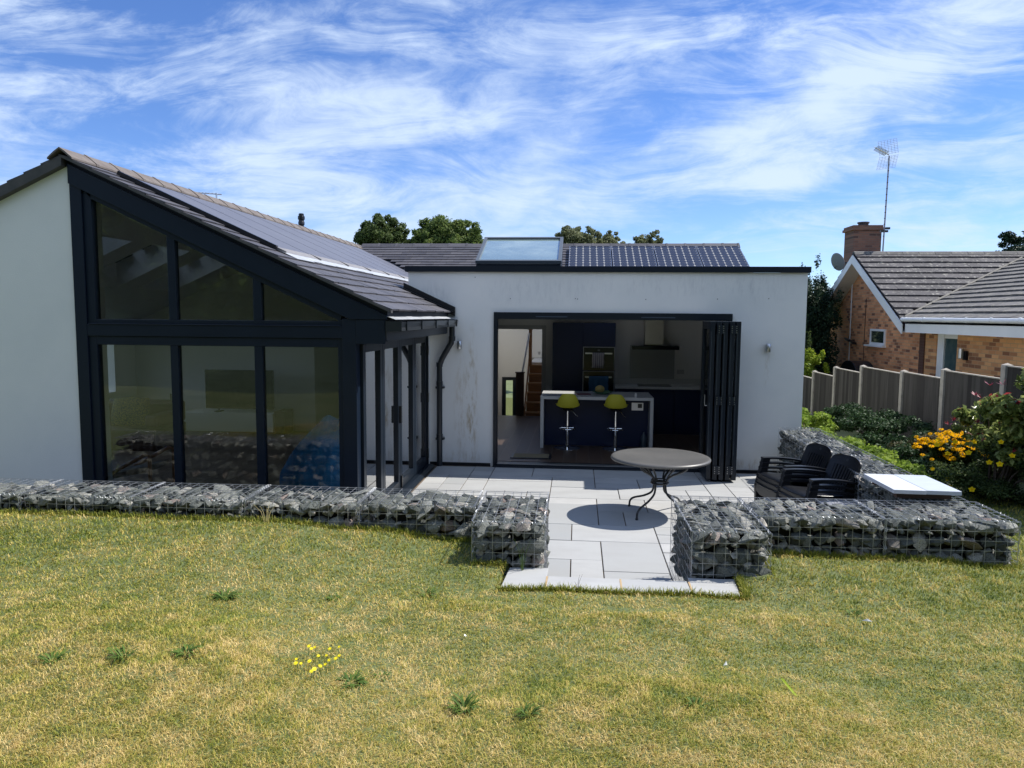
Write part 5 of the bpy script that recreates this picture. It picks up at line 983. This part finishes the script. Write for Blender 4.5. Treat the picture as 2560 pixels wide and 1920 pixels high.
# wall lamps of the neighbour
t = thing('security_light', 'dark twin-headed security lamp on the brick gable', 'lamp', (8.35, 23.5, 1.4)); B().box(8.36, 23.42, 1.36, 8.399, 23.52, 1.46).build('base', M['black'], t); B().obox((8.22, 23.50, 1.40), (.13, 0, -.03), (0, .30, .06), (0, 0, .06)).build('lamp_head', M['black'], t); B().obox((8.22, 23.12, 1.33), (.13, 0, -.03), (0, .18, .06), (0, 0, .07)).build('lamp_head', M['black'], t)
t = thing('neighbour_wall_light', 'steel up-and-down light on the brick extension wall', 'wall light', (8.38, 16.85, 1.35)); B().lathe([(.05, 1.25), (.055, 1.26), (.055, 1.46), (.05, 1.47)], 8.30, 16.88, 12).build('lamp_body', M['alu'], t); B().box(8.34, 16.78, 1.22, 8.399, 16.90, 1.42).build('back_plate', M['black'], t)
t = thing('covered_barbecue', 'dark round-topped cover peeking over the fence in front of the brick gable', 'barbecue', (7.6, 21.6, -.5)); bc_ = B(); bc_.prism([(7.6+0*k, 21.6+.62*math.cos(a), .58+.34*math.sin(a)) for k, a in enumerate(np.linspace(0, math.pi, 17))]+[(7.6, 20.98, -.6), (7.6, 22.22, -.6)][::1], (.5, 0, 0)); bc_.build('cover', M['black'], t, bevel=.01)
# far roof aerial over our ridge
t = thing('small_aerial', 'small horizontal aerial showing just above the long left ridge', 'aerial', (-6.4, 12.5, 3)); B().tube([(-6.25, 12.5, 2.9), (-6.25, 12.5, 4.17)], .014, 6).build('mast', M['alu'], t); a = B(); a.tube([(-6.62, 12.3, 4.155), (-6.18, 12.55, 4.15)], .010, 5)
for k in range(9): x = -6.60+k*.045; a.tube([(x, 12.31+k*.025-.07, 4.155), (x, 12.31+k*.025+.07, 4.155)], .004, 4)
a.build('boom', M['alu'], t)
# ============================================================ PLANTS
def leafcloud(centres, radii, n, size, rng, flat=.5, aspect=1.8, shell=.55, tonefn=None, face=None):
    """n leaf quads in a union of ellipsoid clumps; returns verts, faces, tones"""
    C_ = np.asarray(centres, float); Rr = np.asarray(radii, float)
    if Rr.ndim == 1: Rr = np.repeat(Rr[:, None], 3, 1)
    vol = Rr.prod(1)**.75; k = rng.choice(len(C_), n, p=vol/vol.sum())
    dr = rng.normal(size=(n, 3)); dr /= np.linalg.norm(dr, axis=1)[:, None]; rad_ = (shell+(1-shell)*rng.random(n))**1.0*(.82+.36*rng.random(n))
    P = C_[k]+dr*rad_[:, None]*Rr[k]
    nrm = dr*.6+rng.normal(size=(n, 3))*.7+np.array([0, 0, flat]); nrm /= np.linalg.norm(nrm, axis=1)[:, None]
    a = np.cross(nrm, rng.normal(size=(n, 3))); a /= np.linalg.norm(a, axis=1)[:, None]; b = np.cross(nrm, a)
    sz = size*(.6+.8*rng.random(n)); hl = (sz*.5)[:, None]; hw = (sz*.5/aspect)[:, None]
    bend = nrm*(sz*.12)[:, None]
    V4 = np.stack([P-a*hl, P+b*hw+bend, P+a*hl, P-b*hw+bend], 1).reshape(-1, 3); F = np.arange(4*n).reshape(n, 4)
    tone = rng.random(n)*.7+.3*rng.random(len(C_))[k]
    if tonefn is not None: tone = tonefn(P, tone, dr, k)
    return V4, F, np.clip(tone, 0, 1)
def tree(label, base, top, rx, ry, crown_z0, leaf, n, size, seed, group='trees beyond the roofs', lobes=16, name='tree', cat='tree', shell=.5, gap=.0, trunk=True, aspect=1.7):
    rng = np.random.default_rng(seed); rr = random.Random(seed); bx, by, bz = base
    t = thing(name, label, cat, base, group); ch_ = (top-crown_z0)/2; cz = crown_z0+ch_
    cs = []; rs = []
    for k in range(lobes):
        d_ = rng.normal(size=3); d_ /= np.linalg.norm(d_); q_ = rng.random()**.45*.66
        cs.append([bx+d_[0]*q_*rx, by+d_[1]*q_*ry, cz+d_[2]*q_*ch_]); f_ = rng.uniform(.28, .46); rs.append([rx*f_, ry*f_, ch_*f_*rng.uniform(.75, 1.1)])
    # smaller sprays at the edge make the outline uneven
    for k in range(lobes*3):
        d_ = rng.normal(size=3); d_ /= np.linalg.norm(d_); q_ = rng.uniform(.80, 1.06)
        if d_[2] < -.5: continue
        cs.append([bx+d_[0]*q_*rx, by+d_[1]*q_*ry, cz+d_[2]*q_*ch_]); f_ = rng.uniform(.07, .17); rs.append([rx*f_, ry*f_, ch_*f_])
    V4, F, T = leafcloud(cs, rs, n, size, rng, shell=shell, aspect=aspect); fastmesh('crown', V4, F, T, leaf, t)
    tb = B(); h0 = max(ch_*2*.1, .2); tr_ = max(.06, rx*.07); tb.tube([(bx, by, bz), (bx+.05, by, bz+(crown_z0-bz)*.6), (bx, by+.05, cz)], [tr_*1.25, tr_, tr_*.55], 9)
    for k in range(min(lobes, 12)):
        c_ = Vector(cs[k]); s0 = Vector((bx, by, bz+(cz-bz)*rr.uniform(.45, .9))); mid = s0.lerp(c_, .5)+Vector((0, 0, -.06*ch_)); tb.tube([s0, mid, c_], [tr_*.45, tr_*.28, tr_*.1], 6)
    tb.build('trunk', M['bark'], t, smooth=True)
    return t
# far trees over our roof
tree('dark dense oak tree behind the ridge, left of the brighter maple', (-6.95, 26, -1), 5.48, 1.02, 1.4, 3.6, M['oakleaf'], 60000, .085, 31, lobes=34)
tree('brighter leafy maple tree behind the ridge, right of the dark oak', (-4.65, 26.4, -1), 5.60, 1.28, 1.5, 3.5, M['mapleleaf'], 70000, .095, 32, lobes=38)
tree('low green tree between the oak and the maple behind the ridge', (-6.0, 27.5, -1), 5.02, .8, 1.0, 3.4, M['oakleaf'], 36000, .085, 38, lobes=20)
tree('sparse grey-green tree rising behind the rooflight', (-.05, 26, -1), 5.22, .82, 1.0, 3.9, M['oliveleaf'], 34000, .07, 33, lobes=26, shell=.5)
tree('lower grey-green tree behind the leftmost gridded solar panels', (1.0, 26.5, -1), 5.04, .62, .9, 3.9, M['oliveleaf'], 22000, .07, 34, lobes=18, shell=.5)
tree('small spiky sparse tree behind the middle gridded solar panels', (2.38, 26, -1), 5.0, .60, .8, 3.9, M['oliveleaf'], 13000, .07, 35, lobes=16, shell=.5)
tree('dark tree behind the bungalow roof at the right photo edge', (17.4, 30, -1), 5.5, 1.7, 1.5, 3.4, M['conifer'], 34000, .10, 36, lobes=16)
tree('pale feathery bush just above the bungalow ridge at the right', (16.4, 29, -1), 4.78, 1.2, .8, 2.4, M['oliveleaf'], 5000, .09, 37, lobes=10)
# gap between the houses
tree('tall dark conifer between the two houses', (7.1, 23.4, -1), 3.80, .80, .9, -.8, M['conifer'], 34000, .07, 41, 'conifers between the houses', lobes=22, name='conifer')
tree('dark conifer directly behind the white house corner', (6.35, 22.6, -1), 3.25, .65, .8, -.8, M['conifer'], 24000, .07, 42, 'conifers between the houses', lobes=20, name='conifer')
tree('dark conifer against the left side of the brick gable', (7.75, 24.8, -1), 3.55, .55, .9, -.8, M['conifer'], 14000, .07, 43, 'conifers between the houses', lobes=18, name='conifer')
tree('mid green shrub beside the white house corner', (6.15, 21.5, -1), 2.15, .40, .6, -.6, M['oakleaf'], 9000, .06, 44, 'shrubs between the houses', lobes=12, name='shrub', cat='shrub')
tree('bright yellow-green shrub above the fence beside the white house', (6.25, 20.6, -.7), 1.38, .42, .6, -.3, M['acid'], 7500, .07, 45, 'shrubs between the houses', lobes=12, name='shrub', cat='shrub')
# trees behind the photographer, reflected in the gable glass
for k, (x, y, tp_, rx) in enumerate([(-27+4.1*q_+(q_*37 % 11)*.1, -12.5-(q_*53 % 17)*.1, 9.6+(q_*29 % 13)*.12, 3.5) for q_ in range(11)]):
    tree('tree behind the viewpoint, %s in the row mirrored by the gable glass' % ('first', 'second', 'third', 'fourth', 'fifth', 'sixth', 'seventh', 'eighth', 'ninth', 'tenth', 'last')[k], (x, y, 1.0), tp_, rx, 2.4, .6, M['oakleaf'] if k % 2 else M['mapleleaf'], 14000, .40, 50+k, 'trees behind the viewpoint', lobes=20)
# --- shrub bed on the right
def bush(name, label, blobs, leaf, n, size, seed, cat='shrub', group=None, aspect=1.8, shell=.35, stems=8, tonefn=None, base=None, flat=.5):
    rng = np.random.default_rng(seed); rr = random.Random(seed); b0 = base or (blobs[0][0], blobs[0][1], float(hgt(blobs[0][0], blobs[0][1])))
    t = thing(name, label, cat, b0, group); cs, rs = [], []
    for (x, y, z, a, b_, c_) in blobs:
        for k in range(9): d_ = rng.normal(size=3); d_ /= np.linalg.norm(d_); q_ = rng.uniform(.3, .85); cs.append([x+d_[0]*a*q_, y+d_[1]*b_*q_, z+d_[2]*c_*q_]); f_ = rng.uniform(.22, .42); rs.append([a*f_, b_*f_, c_*f_])
    V4, F, T = leafcloud(cs, rs, n, size, rng, shell=shell, aspect=aspect, tonefn=tonefn, flat=flat); fastmesh('foliage', V4, F, T, leaf, t)
    sb = B()
    for k in range(stems): c_ = cs[k % len(cs)]; sb.tube([(b0[0]+rr.uniform(-.08, .08), b0[1]+rr.uniform(-.08, .08), b0[2]-.05), ((b0[0]+c_[0])/2, (b0[1]+c_[1])/2, (b0[2]+c_[2])/2+.05), c_], [.014, .010, .004], 5)
    sb.build('stems', M['bark'], t); return t, cs, rs, rng
# photinia with red tips
def redtips(P, tone, dr, k): 
    t_ = np.minimum(tone, .84); out_ = (dr[:, 2] > .35) & (np.random.default_rng(1).random(len(t_)) < .10); return np.where(out_, .95, t_)
ph, *_ = bush('photinia_bush', 'glossy green bush with dark red young leaves in front of the fence', [(4.55, 8.4, 1.00, .46, .55, .34), (4.72, 7.75, 1.22, .44, .46, .40), (4.60, 8.0, .80, .45, .5, .28), (4.95, 7.2, 1.2, .4, .45, .42), (4.5, 8.85, .98, .30, .35, .26)], M['photinia'], 15000, .075, 61, aspect=2.0, shell=.3, stems=14, tonefn=redtips, flat=.3)
rr = random.Random(62); rsm = mat('red_shoots', (.30, .035, .05), .4, trans=.25, var=(.20, .02, .04), vscale=10)
for (x, y, z) in [(4.5, 8.8, 1.24), (4.52, 8.7, 1.22), (4.50, 8.5, 1.38), (4.55, 8.35, 1.40), (4.6, 8.05, 1.44), (4.68, 7.8, 1.58), (4.75, 7.65, 1.62), (4.4, 9.0, .93), (4.36, 9.05, .86), (4.36, 8.95, .92), (4.45, 8.6, .95), (4.5, 8.1, .85), (4.45, 8.7, .80), (4.55, 8.2, 1.15), (4.8, 7.5, 1.55), (4.62, 7.95, 1.52)]:
    rt_ = B()
    for k in range(7):
        a = rr.uniform(0, 6.28); e_ = rr.uniform(.1, 1.2); dd_ = Vector((math.cos(a)*math.cos(e_), math.sin(a)*math.cos(e_), math.sin(e_))); o_ = Vector((x, y, z)); sd = dd_.cross(Vector((0, 0, 1))).normalized()*.011; ln = rr.uniform(.05, .085)
        rt_.add([o_, o_+dd_*ln*.5+sd, o_+dd_*ln, o_+dd_*ln*.5-sd], [(0, 1, 2, 3)])
    rt_.build('red_shoot', rsm, ph)

# hypericum with open yellow flowers
hy, cs, rs, rng = bush('flowering_shrub', 'large dark green shrub dotted with open yellow flowers at the right edge', [(4.55, 8.3, .42, .55, .55, .34), (4.75, 7.7, .48, .55, .55, .38), (4.45, 8.8, .30, .45, .5, .28), (4.95, 7.1, .45, .5, .6, .40), (4.3, 8.1, .25, .40, .6, .22)], M['hyper'], 26000, .034, 63, aspect=2.2, shell=.2, stems=16)
def petalflower(mb, o, n_, r_, nrm, np_=5, wd=.45, cup=.25, mi=0):
    nrm = Vector(nrm).normalized(); a = nrm.orthogonal().normalized(); b_ = nrm.cross(a)
    for k in range(np_):
        t_ = 2*math.pi*k/np_; d_ = a*math.cos(t_)+b_*math.sin(t_); s_ = nrm.cross(d_)*r_*wd; mb.add([o, o+d_*r_*.55+s_+nrm*r_*cup*.4, o+d_*r_+nrm*r_*cup, o+d_*r_*.55-s_+nrm*r_*cup*.4], [(0, 1, 2, 3)], mi=mi)
yl = [(4.20, 8.55, .74), (4.22, 8.2, .80), (4.15, 8.6, .60), (4.28, 8.0, .62), (4.10, 8.75, .67), (4.36, 7.75, .74), (4.40, 7.55, .78), (4.05, 8.35, .36), (4.02, 8.25, .30), (4.10, 7.95, .34), (4.18, 8.9, .70), (4.3, 7.85, .86), (4.0, 8.6, .42), (4.22, 7.7, .66), (4.42, 7.4, .5), (4.12, 8.1, .70)]
for (x, y, z) in yl:
    fl_ = B(); petalflower(fl_, Vector((x, y, z)), 5, rr.uniform(.028, .036), (-.35+rr.uniform(-.3, .3), -.8, .7), 5, .42, .2); petalflower(fl_, Vector((x, y-.004, z+.003)), 5, .010, (-.3, -.8, .7), 7, .3, .5, 1); fl_.build('flower', [M['yellow'], M['orange']], hy)
# black-eyed daisies: one clump of many flower heads
rb_, cs, rs, rng = bush('daisy_clump', 'dense clump of orange-yellow daisies beside the dark shrub', [(4.62, 9.45, .42, .42, .42, .25), (4.55, 9.7, .30, .38, .4, .22)], M['hyper'], 7000, .045, 65, cat='flowers', stems=10)
fh = [B() for _ in range(100)]
for k in range(100):
    a = rr.uniform(0, 6.28); q_ = rr.random()**.5; x = 4.60+.40*q_*math.cos(a); y = 9.46+.42*q_*math.sin(a); z = .73-.26*q_**2.2+rr.uniform(-.03, .03)
    if k > 62: x = 4.30+rr.uniform(-.10, .35); y = 9.2+rr.uniform(-.12, .5)-(x-4.3)*.6; z = rr.uniform(.40, .66)
    nr = (-.25+rr.uniform(-.5, .4), -.55+rr.uniform(-.4, .3), 1); petalflower(fh[k], Vector((x, y, z)), 5, rr.uniform(.030, .042), nr, 9, .24, -.18); petalflower(fh[k], Vector((x, y, z+.003)), 5, .009, nr, 5, .5, .4, 1); fh[k].build('flower', [M['orange'], M['brownc']], rb_)
bushes = [('ground_cover_shrub', 'bright light-green ground cover along the back of the gabion side wall', [(3.55, 11.6, .38, .40, .9, .22), (3.7, 10.6, .36, .42, .8, .22), (3.75, 9.6, .36, .38, .8, .20), (4.0, 12.6, .40, .4, .7, .25), (3.85, 8.9, .34, .25, .5, .16)], M['bedlight'], 11000, .055, 71),
          ('ground_cover_shrub', 'dark green bushy shrub spreading against the middle fence panels', [(4.75, 12.0, .42, .6, .9, .36), (4.9, 11.0, .36, .6, .8, .36), (4.5, 12.9, .40, .5, .6, .30), (5.0, 10.3, .36, .5, .6, .34), (4.4, 11.2, .24, .5, .8, .28)], M['bed'], 22000, .045, 72),
          ('ground_cover_shrub', 'dark green mound right behind the gabion side wall', [(4.15, 10.0, .22, .45, .8, .28), (4.2, 9.2, .18, .4, .7, .26), (4.0, 8.4, .12, .3, .6, .2)], M['bed'], 11000, .042, 73),
          ('ground_cover_shrub', 'rust-tinged green shrub beside the orange daisies', [(4.75, 10.1, .38, .35, .45, .24), (4.5, 10.2, .28, .3, .4, .22)], M['bedrust'], 6500, .04, 74)]
for b_ in bushes: bush(b_[0], b_[1], b_[2], b_[3], b_[4], b_[5], b_[6], group='shrubs along the fence', shell=.3)
# ============================================================ LAWN GRASS
def slabmask(x, y):
    a = (x > -.475) & (x < 1.07) & (y > 4.645) & (y < 5.1); b_ = (x > -.74) & (x < -.18) & (y > 5.02); c_ = (x > .775) & (x < 1.33) & (y > 4.95) & (y < 6.1); d_ = (x < -.70) & (y > 5.385); e_ = (x > 1.25) & (x < 3.16) & (y > 5.43); f_ = (x > -.45) & (x < 1.0) & (y > 4.65); g_ = (y > 6.0) & (x < 3.20)
    return a | b_ | c_ | d_ | e_ | f_ | g_
def dryness(x, y):
    r_ = []
    for a, b_ in zip(x, y):
        v_ = noise.noise(Vector((a*.9, b_*1.1, 3.3)))*.38+noise.noise(Vector((a*3.1, b_*3.4, 8.3)))*.50+noise.noise(Vector((a*9., b_*9., 5)))*.70+noise.noise(Vector((a*22., b_*22., 9)))*.5
        r_.append(v_)
    return np.array(r_)
def frustum_pts(n, rng):
    """blade roots over the lawn, denser towards the viewpoint"""
    u = rng.random(n); y = 1/(1/1.7-(1/1.7-1/8.5)*u)   # uniform in 1/y
    x = (rng.random(n)-.5)*2*(.80*y+.9)-.03*y
    return x, y
rng = np.random.default_rng(99)
nb = 760000
x, y = frustum_pts(nb, rng); keep = ~slabmask(x, y) & (x > -7) & ~((y > 6.05) & (x < 3.2)) & (x < 7); x, y = x[keep], y[keep]
# coarse grid of dryness, looked up bilinearly
gxs = np.linspace(-8, 8, 481); gys = np.linspace(0, 10, 301); DG = dryness(np.tile(gxs, len(gys)), np.repeat(gys, len(gxs))).reshape(len(gys), len(gxs))
def lut(x, y):
    fx_ = np.clip((x+8)/16*480, 0, 479.99); fy = np.clip(y/10*300, 0, 299.99); i = fx_.astype(int); j = fy.astype(int); u = fx_-i; v_ = fy-j
    return DG[j, i]*(1-u)*(1-v_)+DG[j, i+1]*u*(1-v_)+DG[j+1, i]*(1-u)*v_+DG[j+1, i+1]*u*v_
dry = lut(x, y); near_wall = np.clip((y-4.1)/1.2, 0, 1); right = np.clip((x-1.2)/2.5, 0, 1)*np.clip((y-2.9)/1.8, 0, 1)
z = hgt(x[:0], y[:0]); zs = []
for k in range(0, len(x), 40000): zs.append(hgt(x[k:k+40000], y[k:k+40000]))
z = np.concatenate(zs)
n = len(x); sc = np.clip(y/2.9, .75, 2.2); lush = near_wall*.6+right*.5
ln = (.012+.015*rng.random(n)+.012*(rng.random(n) > .96))*(1+.5*lush)*(1+.15*(sc-1)); wd = (.0011+.0008*rng.random(n))*sc
az = rng.random(n)*2*np.pi; comb = lut(x+3.3, 9-y)*3; az = np.where(rng.random(n) < .45, comb+rng.normal(size=n)*.5, az); lean = .35+.9*rng.random(n); 
dx, dy = np.cos(az), np.sin(az)
P0 = np.stack([x, y, z-.006], 1); side = np.stack([-dy, dx, np.zeros(n)], 1)*wd[:, None]
P1 = P0+np.stack([dx*ln*lean*.35, dy*ln*lean*.35, ln*.62], 1); P2 = P0+np.stack([dx*ln*lean, dy*ln*lean, ln*(1.02-.32*lean)], 1)
VV = np.stack([P0-side, P0+side, P1+side*.8, P1-side*.8, P2], 1).reshape(-1, 3); base = np.arange(n)[:, None]*5
# quads root-middle and tip triangles written as quads pointing to the tip
F1 = base+np.array([0, 1, 2, 3]); me_tone = np.clip((.61+.06*np.clip((3.8-y)/1.8, 0, 1))+.60*dry-.34*lush+.62*(rng.random(n)-.5), 0, 1)
F2 = base+np.array([3, 2, 4])
def grassmesh(name, VV, F1, F2, tone, m):
    me = bpy.data.meshes.new(name); me.vertices.add(len(VV)); me.vertices.foreach_set('co', VV.astype(np.float32).ravel())
    nl = F1.size+F2.size; me.loops.add(nl); me.loops.foreach_set('vertex_index', np.concatenate([F1.ravel(), F2.ravel()]).astype(np.int32))
    me.polygons.add(len(F1)+len(F2)); me.polygons.foreach_set('loop_start', np.concatenate([np.arange(len(F1))*4, F1.size+np.arange(len(F2))*3]).astype(np.int32)); me.update(calc_edges=True)
    at = me.attributes.new('tone', 'FLOAT', 'FACE'); at.data.foreach_set('value', np.concatenate([tone, tone]).astype(np.float32)); me.materials.append(m); o = bpy.data.objects.new(name, me); COL.objects.link(o); return o
grassm = mat('grass_blades', rough=.6, spec=.3, trans=.28, tone=[(0, (.11, .165, .018)), (.28, (.24, .27, .032)), (.5, (.39, .365, .062)), (.75, (.60, .46, .125)), (1, (.78, .60, .26))])
go_ = grassmesh('grass', VV, F1, F2, me_tone, grassm); tag(go_, 'short half-dried summer grass of the sloping lawn', 'grass', kind='stuff')

# ============================================================ WEEDS AND SMALL THINGS ON THE LAWN
def settle(x, y, zr):
    t_ = 1.
    for _ in range(30): t_ = (2.1-float(hgt(x*t_, y*t_)))/(2.1-zr)
    return x*t_, y*t_
def rosette(loc, lab, rad_, nlf, wid, seed, up=.5, cat='weed', col='weed'):
    rr = random.Random(seed); x, y = settle(*loc, .38); z = float(hgt(x, y)); t = thing('weed_tuft', lab, cat, (x, y, z), 'weed tufts in the lawn'); mb = B()
    for k in range(nlf):
        a = rr.uniform(0, 6.28); d_ = Vector((math.cos(a), math.sin(a), 0)); sd = Vector((-d_.y, d_.x, 0)); l_ = rad_*rr.uniform(.6, 1.1); h_ = l_*up*.45*rr.uniform(.6, 1.3); o_ = Vector((x, y, z))+d_*.008+sd*rr.uniform(-.02, .02)
        w_ = wid*rr.uniform(.7, 1.2); p1 = o_+d_*l_*.4+Vector((0, 0, h_*.75)); p2 = o_+d_*l_*.8+Vector((0, 0, h_)); p3 = o_+d_*l_*1.1+Vector((0, 0, h_*.75))
        mb.add([o_-sd*w_*.4, o_+sd*w_*.4, p1+sd*w_, p1-sd*w_, p2+sd*w_*.8, p2-sd*w_*.8, p3], [(0, 1, 2, 3), (3, 2, 4, 5), (5, 4, 6)])
    mb.build('leaves', M[col], t); return t
for k, (loc, lab, r_, n_, w_, u_) in enumerate([((-2.10, 4.17), 'largest dark weed tuft, in the left half of the lawn', .085, 60, .0045, .9), ((-1.45, 4.24), 'small dark weed tuft left of the step slabs', .05, 26, .004, .8), ((-.90, 4.36), 'pale green weed tuft nearest the left gabion block', .09, 24, .004, .9),
    ((-1.95, 3.44), 'spiky green weed tuft below the largest dark one', .07, 34, .004, 1.1), ((-2.24, 3.37), 'middle one of three spiky green tufts at the left', .07, 34, .0035, 1.1), ((-2.56, 3.30), 'leftmost spiky green tuft in the lawn', .06, 30, .0035, 1.1), ((-1.03, 3.24), 'dark blue-green tuft just right of the yellow flowers', .075, 44, .005, .7),
    ((-.90, 3.30), 'small dark tuft beside the dark blue-green one', .045, 22, .004, .8), ((-.47, 3.06), 'bright green grassy tuft in the middle foreground', .075, 70, .003, 1.2), ((.55, 3.2), 'small dark tuft left of the long yellow-green leaf', .045, 18, .004, 1.2), ((1.62, 4.32), 'bright green tuft in front of the right gabion wall', .05, 26, .0035, 1.0), ((-.19, 3.05), 'thin green tuft right of the bright grassy one', .055, 34, .003, 1.2)]):
    rosette(loc, lab, r_*.95, n_, w_, 200+k, u_)
t = thing('dandelion_clump', 'patch of small bright yellow flowers in the left foreground of the lawn', 'flowers', (*settle(-1.24, 3.37, .43), float(hgt(*settle(-1.24, 3.37, .43))))); rr = random.Random(9); sb = B(); lf_ = B()
for (x, y) in [(-1.333, 3.337), (-1.324, 3.309), (-1.293, 3.294), (-1.322, 3.477), (-1.293, 3.48), (-1.301, 3.453), (-1.214, 3.476), (-1.172, 3.493), (-1.242, 3.389), (-1.199, 3.383), (-1.267, 3.337), (-1.172, 3.342), (-1.203, 3.296), (-1.181, 3.313), (-1.148, 3.369), (-1.139, 3.395), (-1.221, 3.236), (-1.213, 3.255), (-1.19, 3.274)]:
    x, y = settle(x, y, .38); g0 = float(hgt(x, y)); o_ = Vector((x, y, g0+.052+rr.uniform(-.004, .008))); fl_ = B(); nr = (rr.uniform(-.4, .3), -.5, 1); petalflower(fl_, o_, 5, rr.uniform(.008, .0115), nr, 11, .22, .12); petalflower(fl_, o_+Vector((0, 0, .001)), 5, .006, nr, 8, .3, .3); fw_ = fl_.build('flower', M['bright'], t); B().tube([(x+rr.uniform(-.01, .01), y+.005, g0-.005), o_], .0012, 4, False).build('stem', M['weed'], fw_)
def bit(name, lab, loc, sz, m, seed, cat, rot=(0, 0, 0)):
    rr = random.Random(seed); bm = bmesh.new(); loc = settle(*loc, .38)
    for k in range(12): bm.verts.new((rr.gauss(0, 1)*sz[0], rr.gauss(0, 1)*sz[1], abs(rr.gauss(0, 1))*sz[2]))
    bmesh.ops.convex_hull(bm, input=bm.verts); bmesh.ops.delete(bm, geom=[v_ for v_ in bm.verts if not v_.link_faces], context='VERTS'); me = bpy.data.meshes.new(name); bm.to_mesh(me); bm.free(); me.materials.append(m); o = bpy.data.objects.new(name, me); COL.objects.link(o); o.location = (*loc, float(hgt(*loc))+.018); o.rotation_euler = rot; tag(o, lab, cat); return o
bit('white_feather', 'white feather lying on the grass in the right foreground', (.745, 3.575), (.009, .006, .008), M['white'], 1, 'feather'); bit('white_feather', 'small white scrap on the grass in front of the right gabion wall', (1.655, 4.20), (.010, .005, .004), M['white'], 2, 'scrap'); bit('white_feather', 'tiny white scrap on the grass left of the step slabs', (-.575, 3.77), (.004, .006, .005), M['white'], 3, 'scrap')
lx_, ly_ = settle(.99, 3.36, .38); z0 = float(hgt(lx_, ly_)); fm2 = B(); fm2.add([(lx_-.027, ly_+.032, z0+.05), (lx_-.016, ly_+.030, z0+.052), (lx_+.027, ly_-.042, z0+.012), (lx_+.017, ly_-.044, z0+.010)], [(0, 1, 2, 3)]); o = fm2.build('fallen_leaf', mat('acid_leaf', (.42, .55, .03), .5, trans=.3)); tag(o, 'long narrow yellow-green leaf lying on the lawn', 'leaf')
# taller grass at the foot of the gabions and along the slab edge
rng = np.random.default_rng(5); pts = []
def line(x0, y0, x1, y1, n, sp): u = rng.random(n); pts.append(np.stack([x0+(x1-x0)*u+rng.normal(size=n)*.01, y0+(y1-y0)*u+rng.normal(size=n)*sp], 1))
line(-5.4, 5.36, -.78, 5.41, 5200, .018); line(1.34, 5.40, 3.15, 5.46, 3000, .02); line(-.72, 5.0, -.48, 5.01, 300, .014); line(-.49, 4.61, 1.08, 4.625, 2400, .012); line(1.10, 4.65, 1.10, 4.95, 350, .02); line(1.34, 5.0, 1.34, 5.4, 300, .015); line(3.19, 5.5, 3.21, 6.1, 500, .05)
Pq = np.concatenate(pts); n = len(Pq); z = hgt(Pq[:, 0], Pq[:, 1]); ln = .030+.035*rng.random(n)**2; wd = .0017+.001*rng.random(n); az = rng.random(n)*6.283; lean = .2+.6*rng.random(n); dx, dy = np.cos(az), np.sin(az)
Q0 = np.stack([Pq[:, 0], Pq[:, 1], z-.006], 1); side = np.stack([-dy, dx, np.zeros(n)], 1)*wd[:, None]; Q1 = Q0+np.stack([dx*ln*lean*.3, dy*ln*lean*.3, ln*.6], 1); Q2 = Q0+np.stack([dx*ln*lean, dy*ln*lean, ln*(1-.25*lean)], 1)
VV = np.stack([Q0-side, Q0+side, Q1+side*.8, Q1-side*.8, Q2], 1).reshape(-1, 3); base = np.arange(n)[:, None]*5
go2_ = grassmesh('long_grass', VV, base+np.array([0, 1, 2, 3]), base+np.array([3, 2, 4]), np.clip(.12+.45*rng.random(n)**1.5, 0, 1), grassm); tag(go2_, 'longer green grass at the foot of the gabions and slabs', 'grass', kind='stuff')

def stalks(name, lab, cat, x, y, n_, h_, sp, m, seed):
    rr = random.Random(seed); z = float(hgt(x, y)) if not (4.6 < y < 5.1 and -.45 < x < 1) else .33; t = thing(name, lab, cat, (x, y, z)); mb = B()
    for k in range(n_):
        a = rr.uniform(0, 6.28); l_ = h_*rr.uniform(.6, 1.1); d_ = Vector((math.cos(a), math.sin(a), 0))*sp*rr.uniform(.3, 1); o_ = Vector((x, y, z))+d_*.15; mb.tube([o_, o_+d_*.3+Vector((0, 0, l_*.6)), o_+d_+Vector((0, 0, l_))], [.0018, .0014, .0006], 3, False)
    mb.build('blades', m, t); return t
stalks('grass_stalks', 'tall thin grass stalks growing in front of the left gabion block', 'grass tuft', -.36, 4.99, 11, .22, .09, M['weed'], 1)
stalks('bare_twig', 'thin bare brown weed stalk standing before the step slabs', 'weed', .02, 4.60, 3, .11, .04, M['darkwood'], 2)
stalks('grass_stalks', 'pale dry grass stalks at the foot of the left wall', 'grass tuft', -2.35, 5.34, 9, .15, .10, mat('dry_stalk', (.45, .38, .18), .8), 3)

# hedge behind the viewpoint, closes the gaps between the mirrored trees
rng = np.random.default_rng(77); hx = np.linspace(-30, 18, 60); hcs = np.concatenate([np.stack([hx, -15.5+rng.normal(size=60)*.3, 2.2+rng.normal(size=60)*.15], 1), np.stack([hx+.4, -15.5+rng.normal(size=60)*.3, 3.6+rng.normal(size=60)*.25], 1)]); V4, F, T = leafcloud(hcs, np.full((120, 3), 1.0), 30000, .30, rng)
t = thing('garden_hedge', 'long dark hedge behind the viewpoint, mirrored in the gable glass', 'hedge', (-6, -15.5, 1.8)); fastmesh('foliage', V4, F, T, M['oakleaf'], t); B().box(-30, -16.2, 1.2, 18, -15.2, 4.1).build('stems', M['bark'], t)  # the box is a solid core added to block sky between the leaves
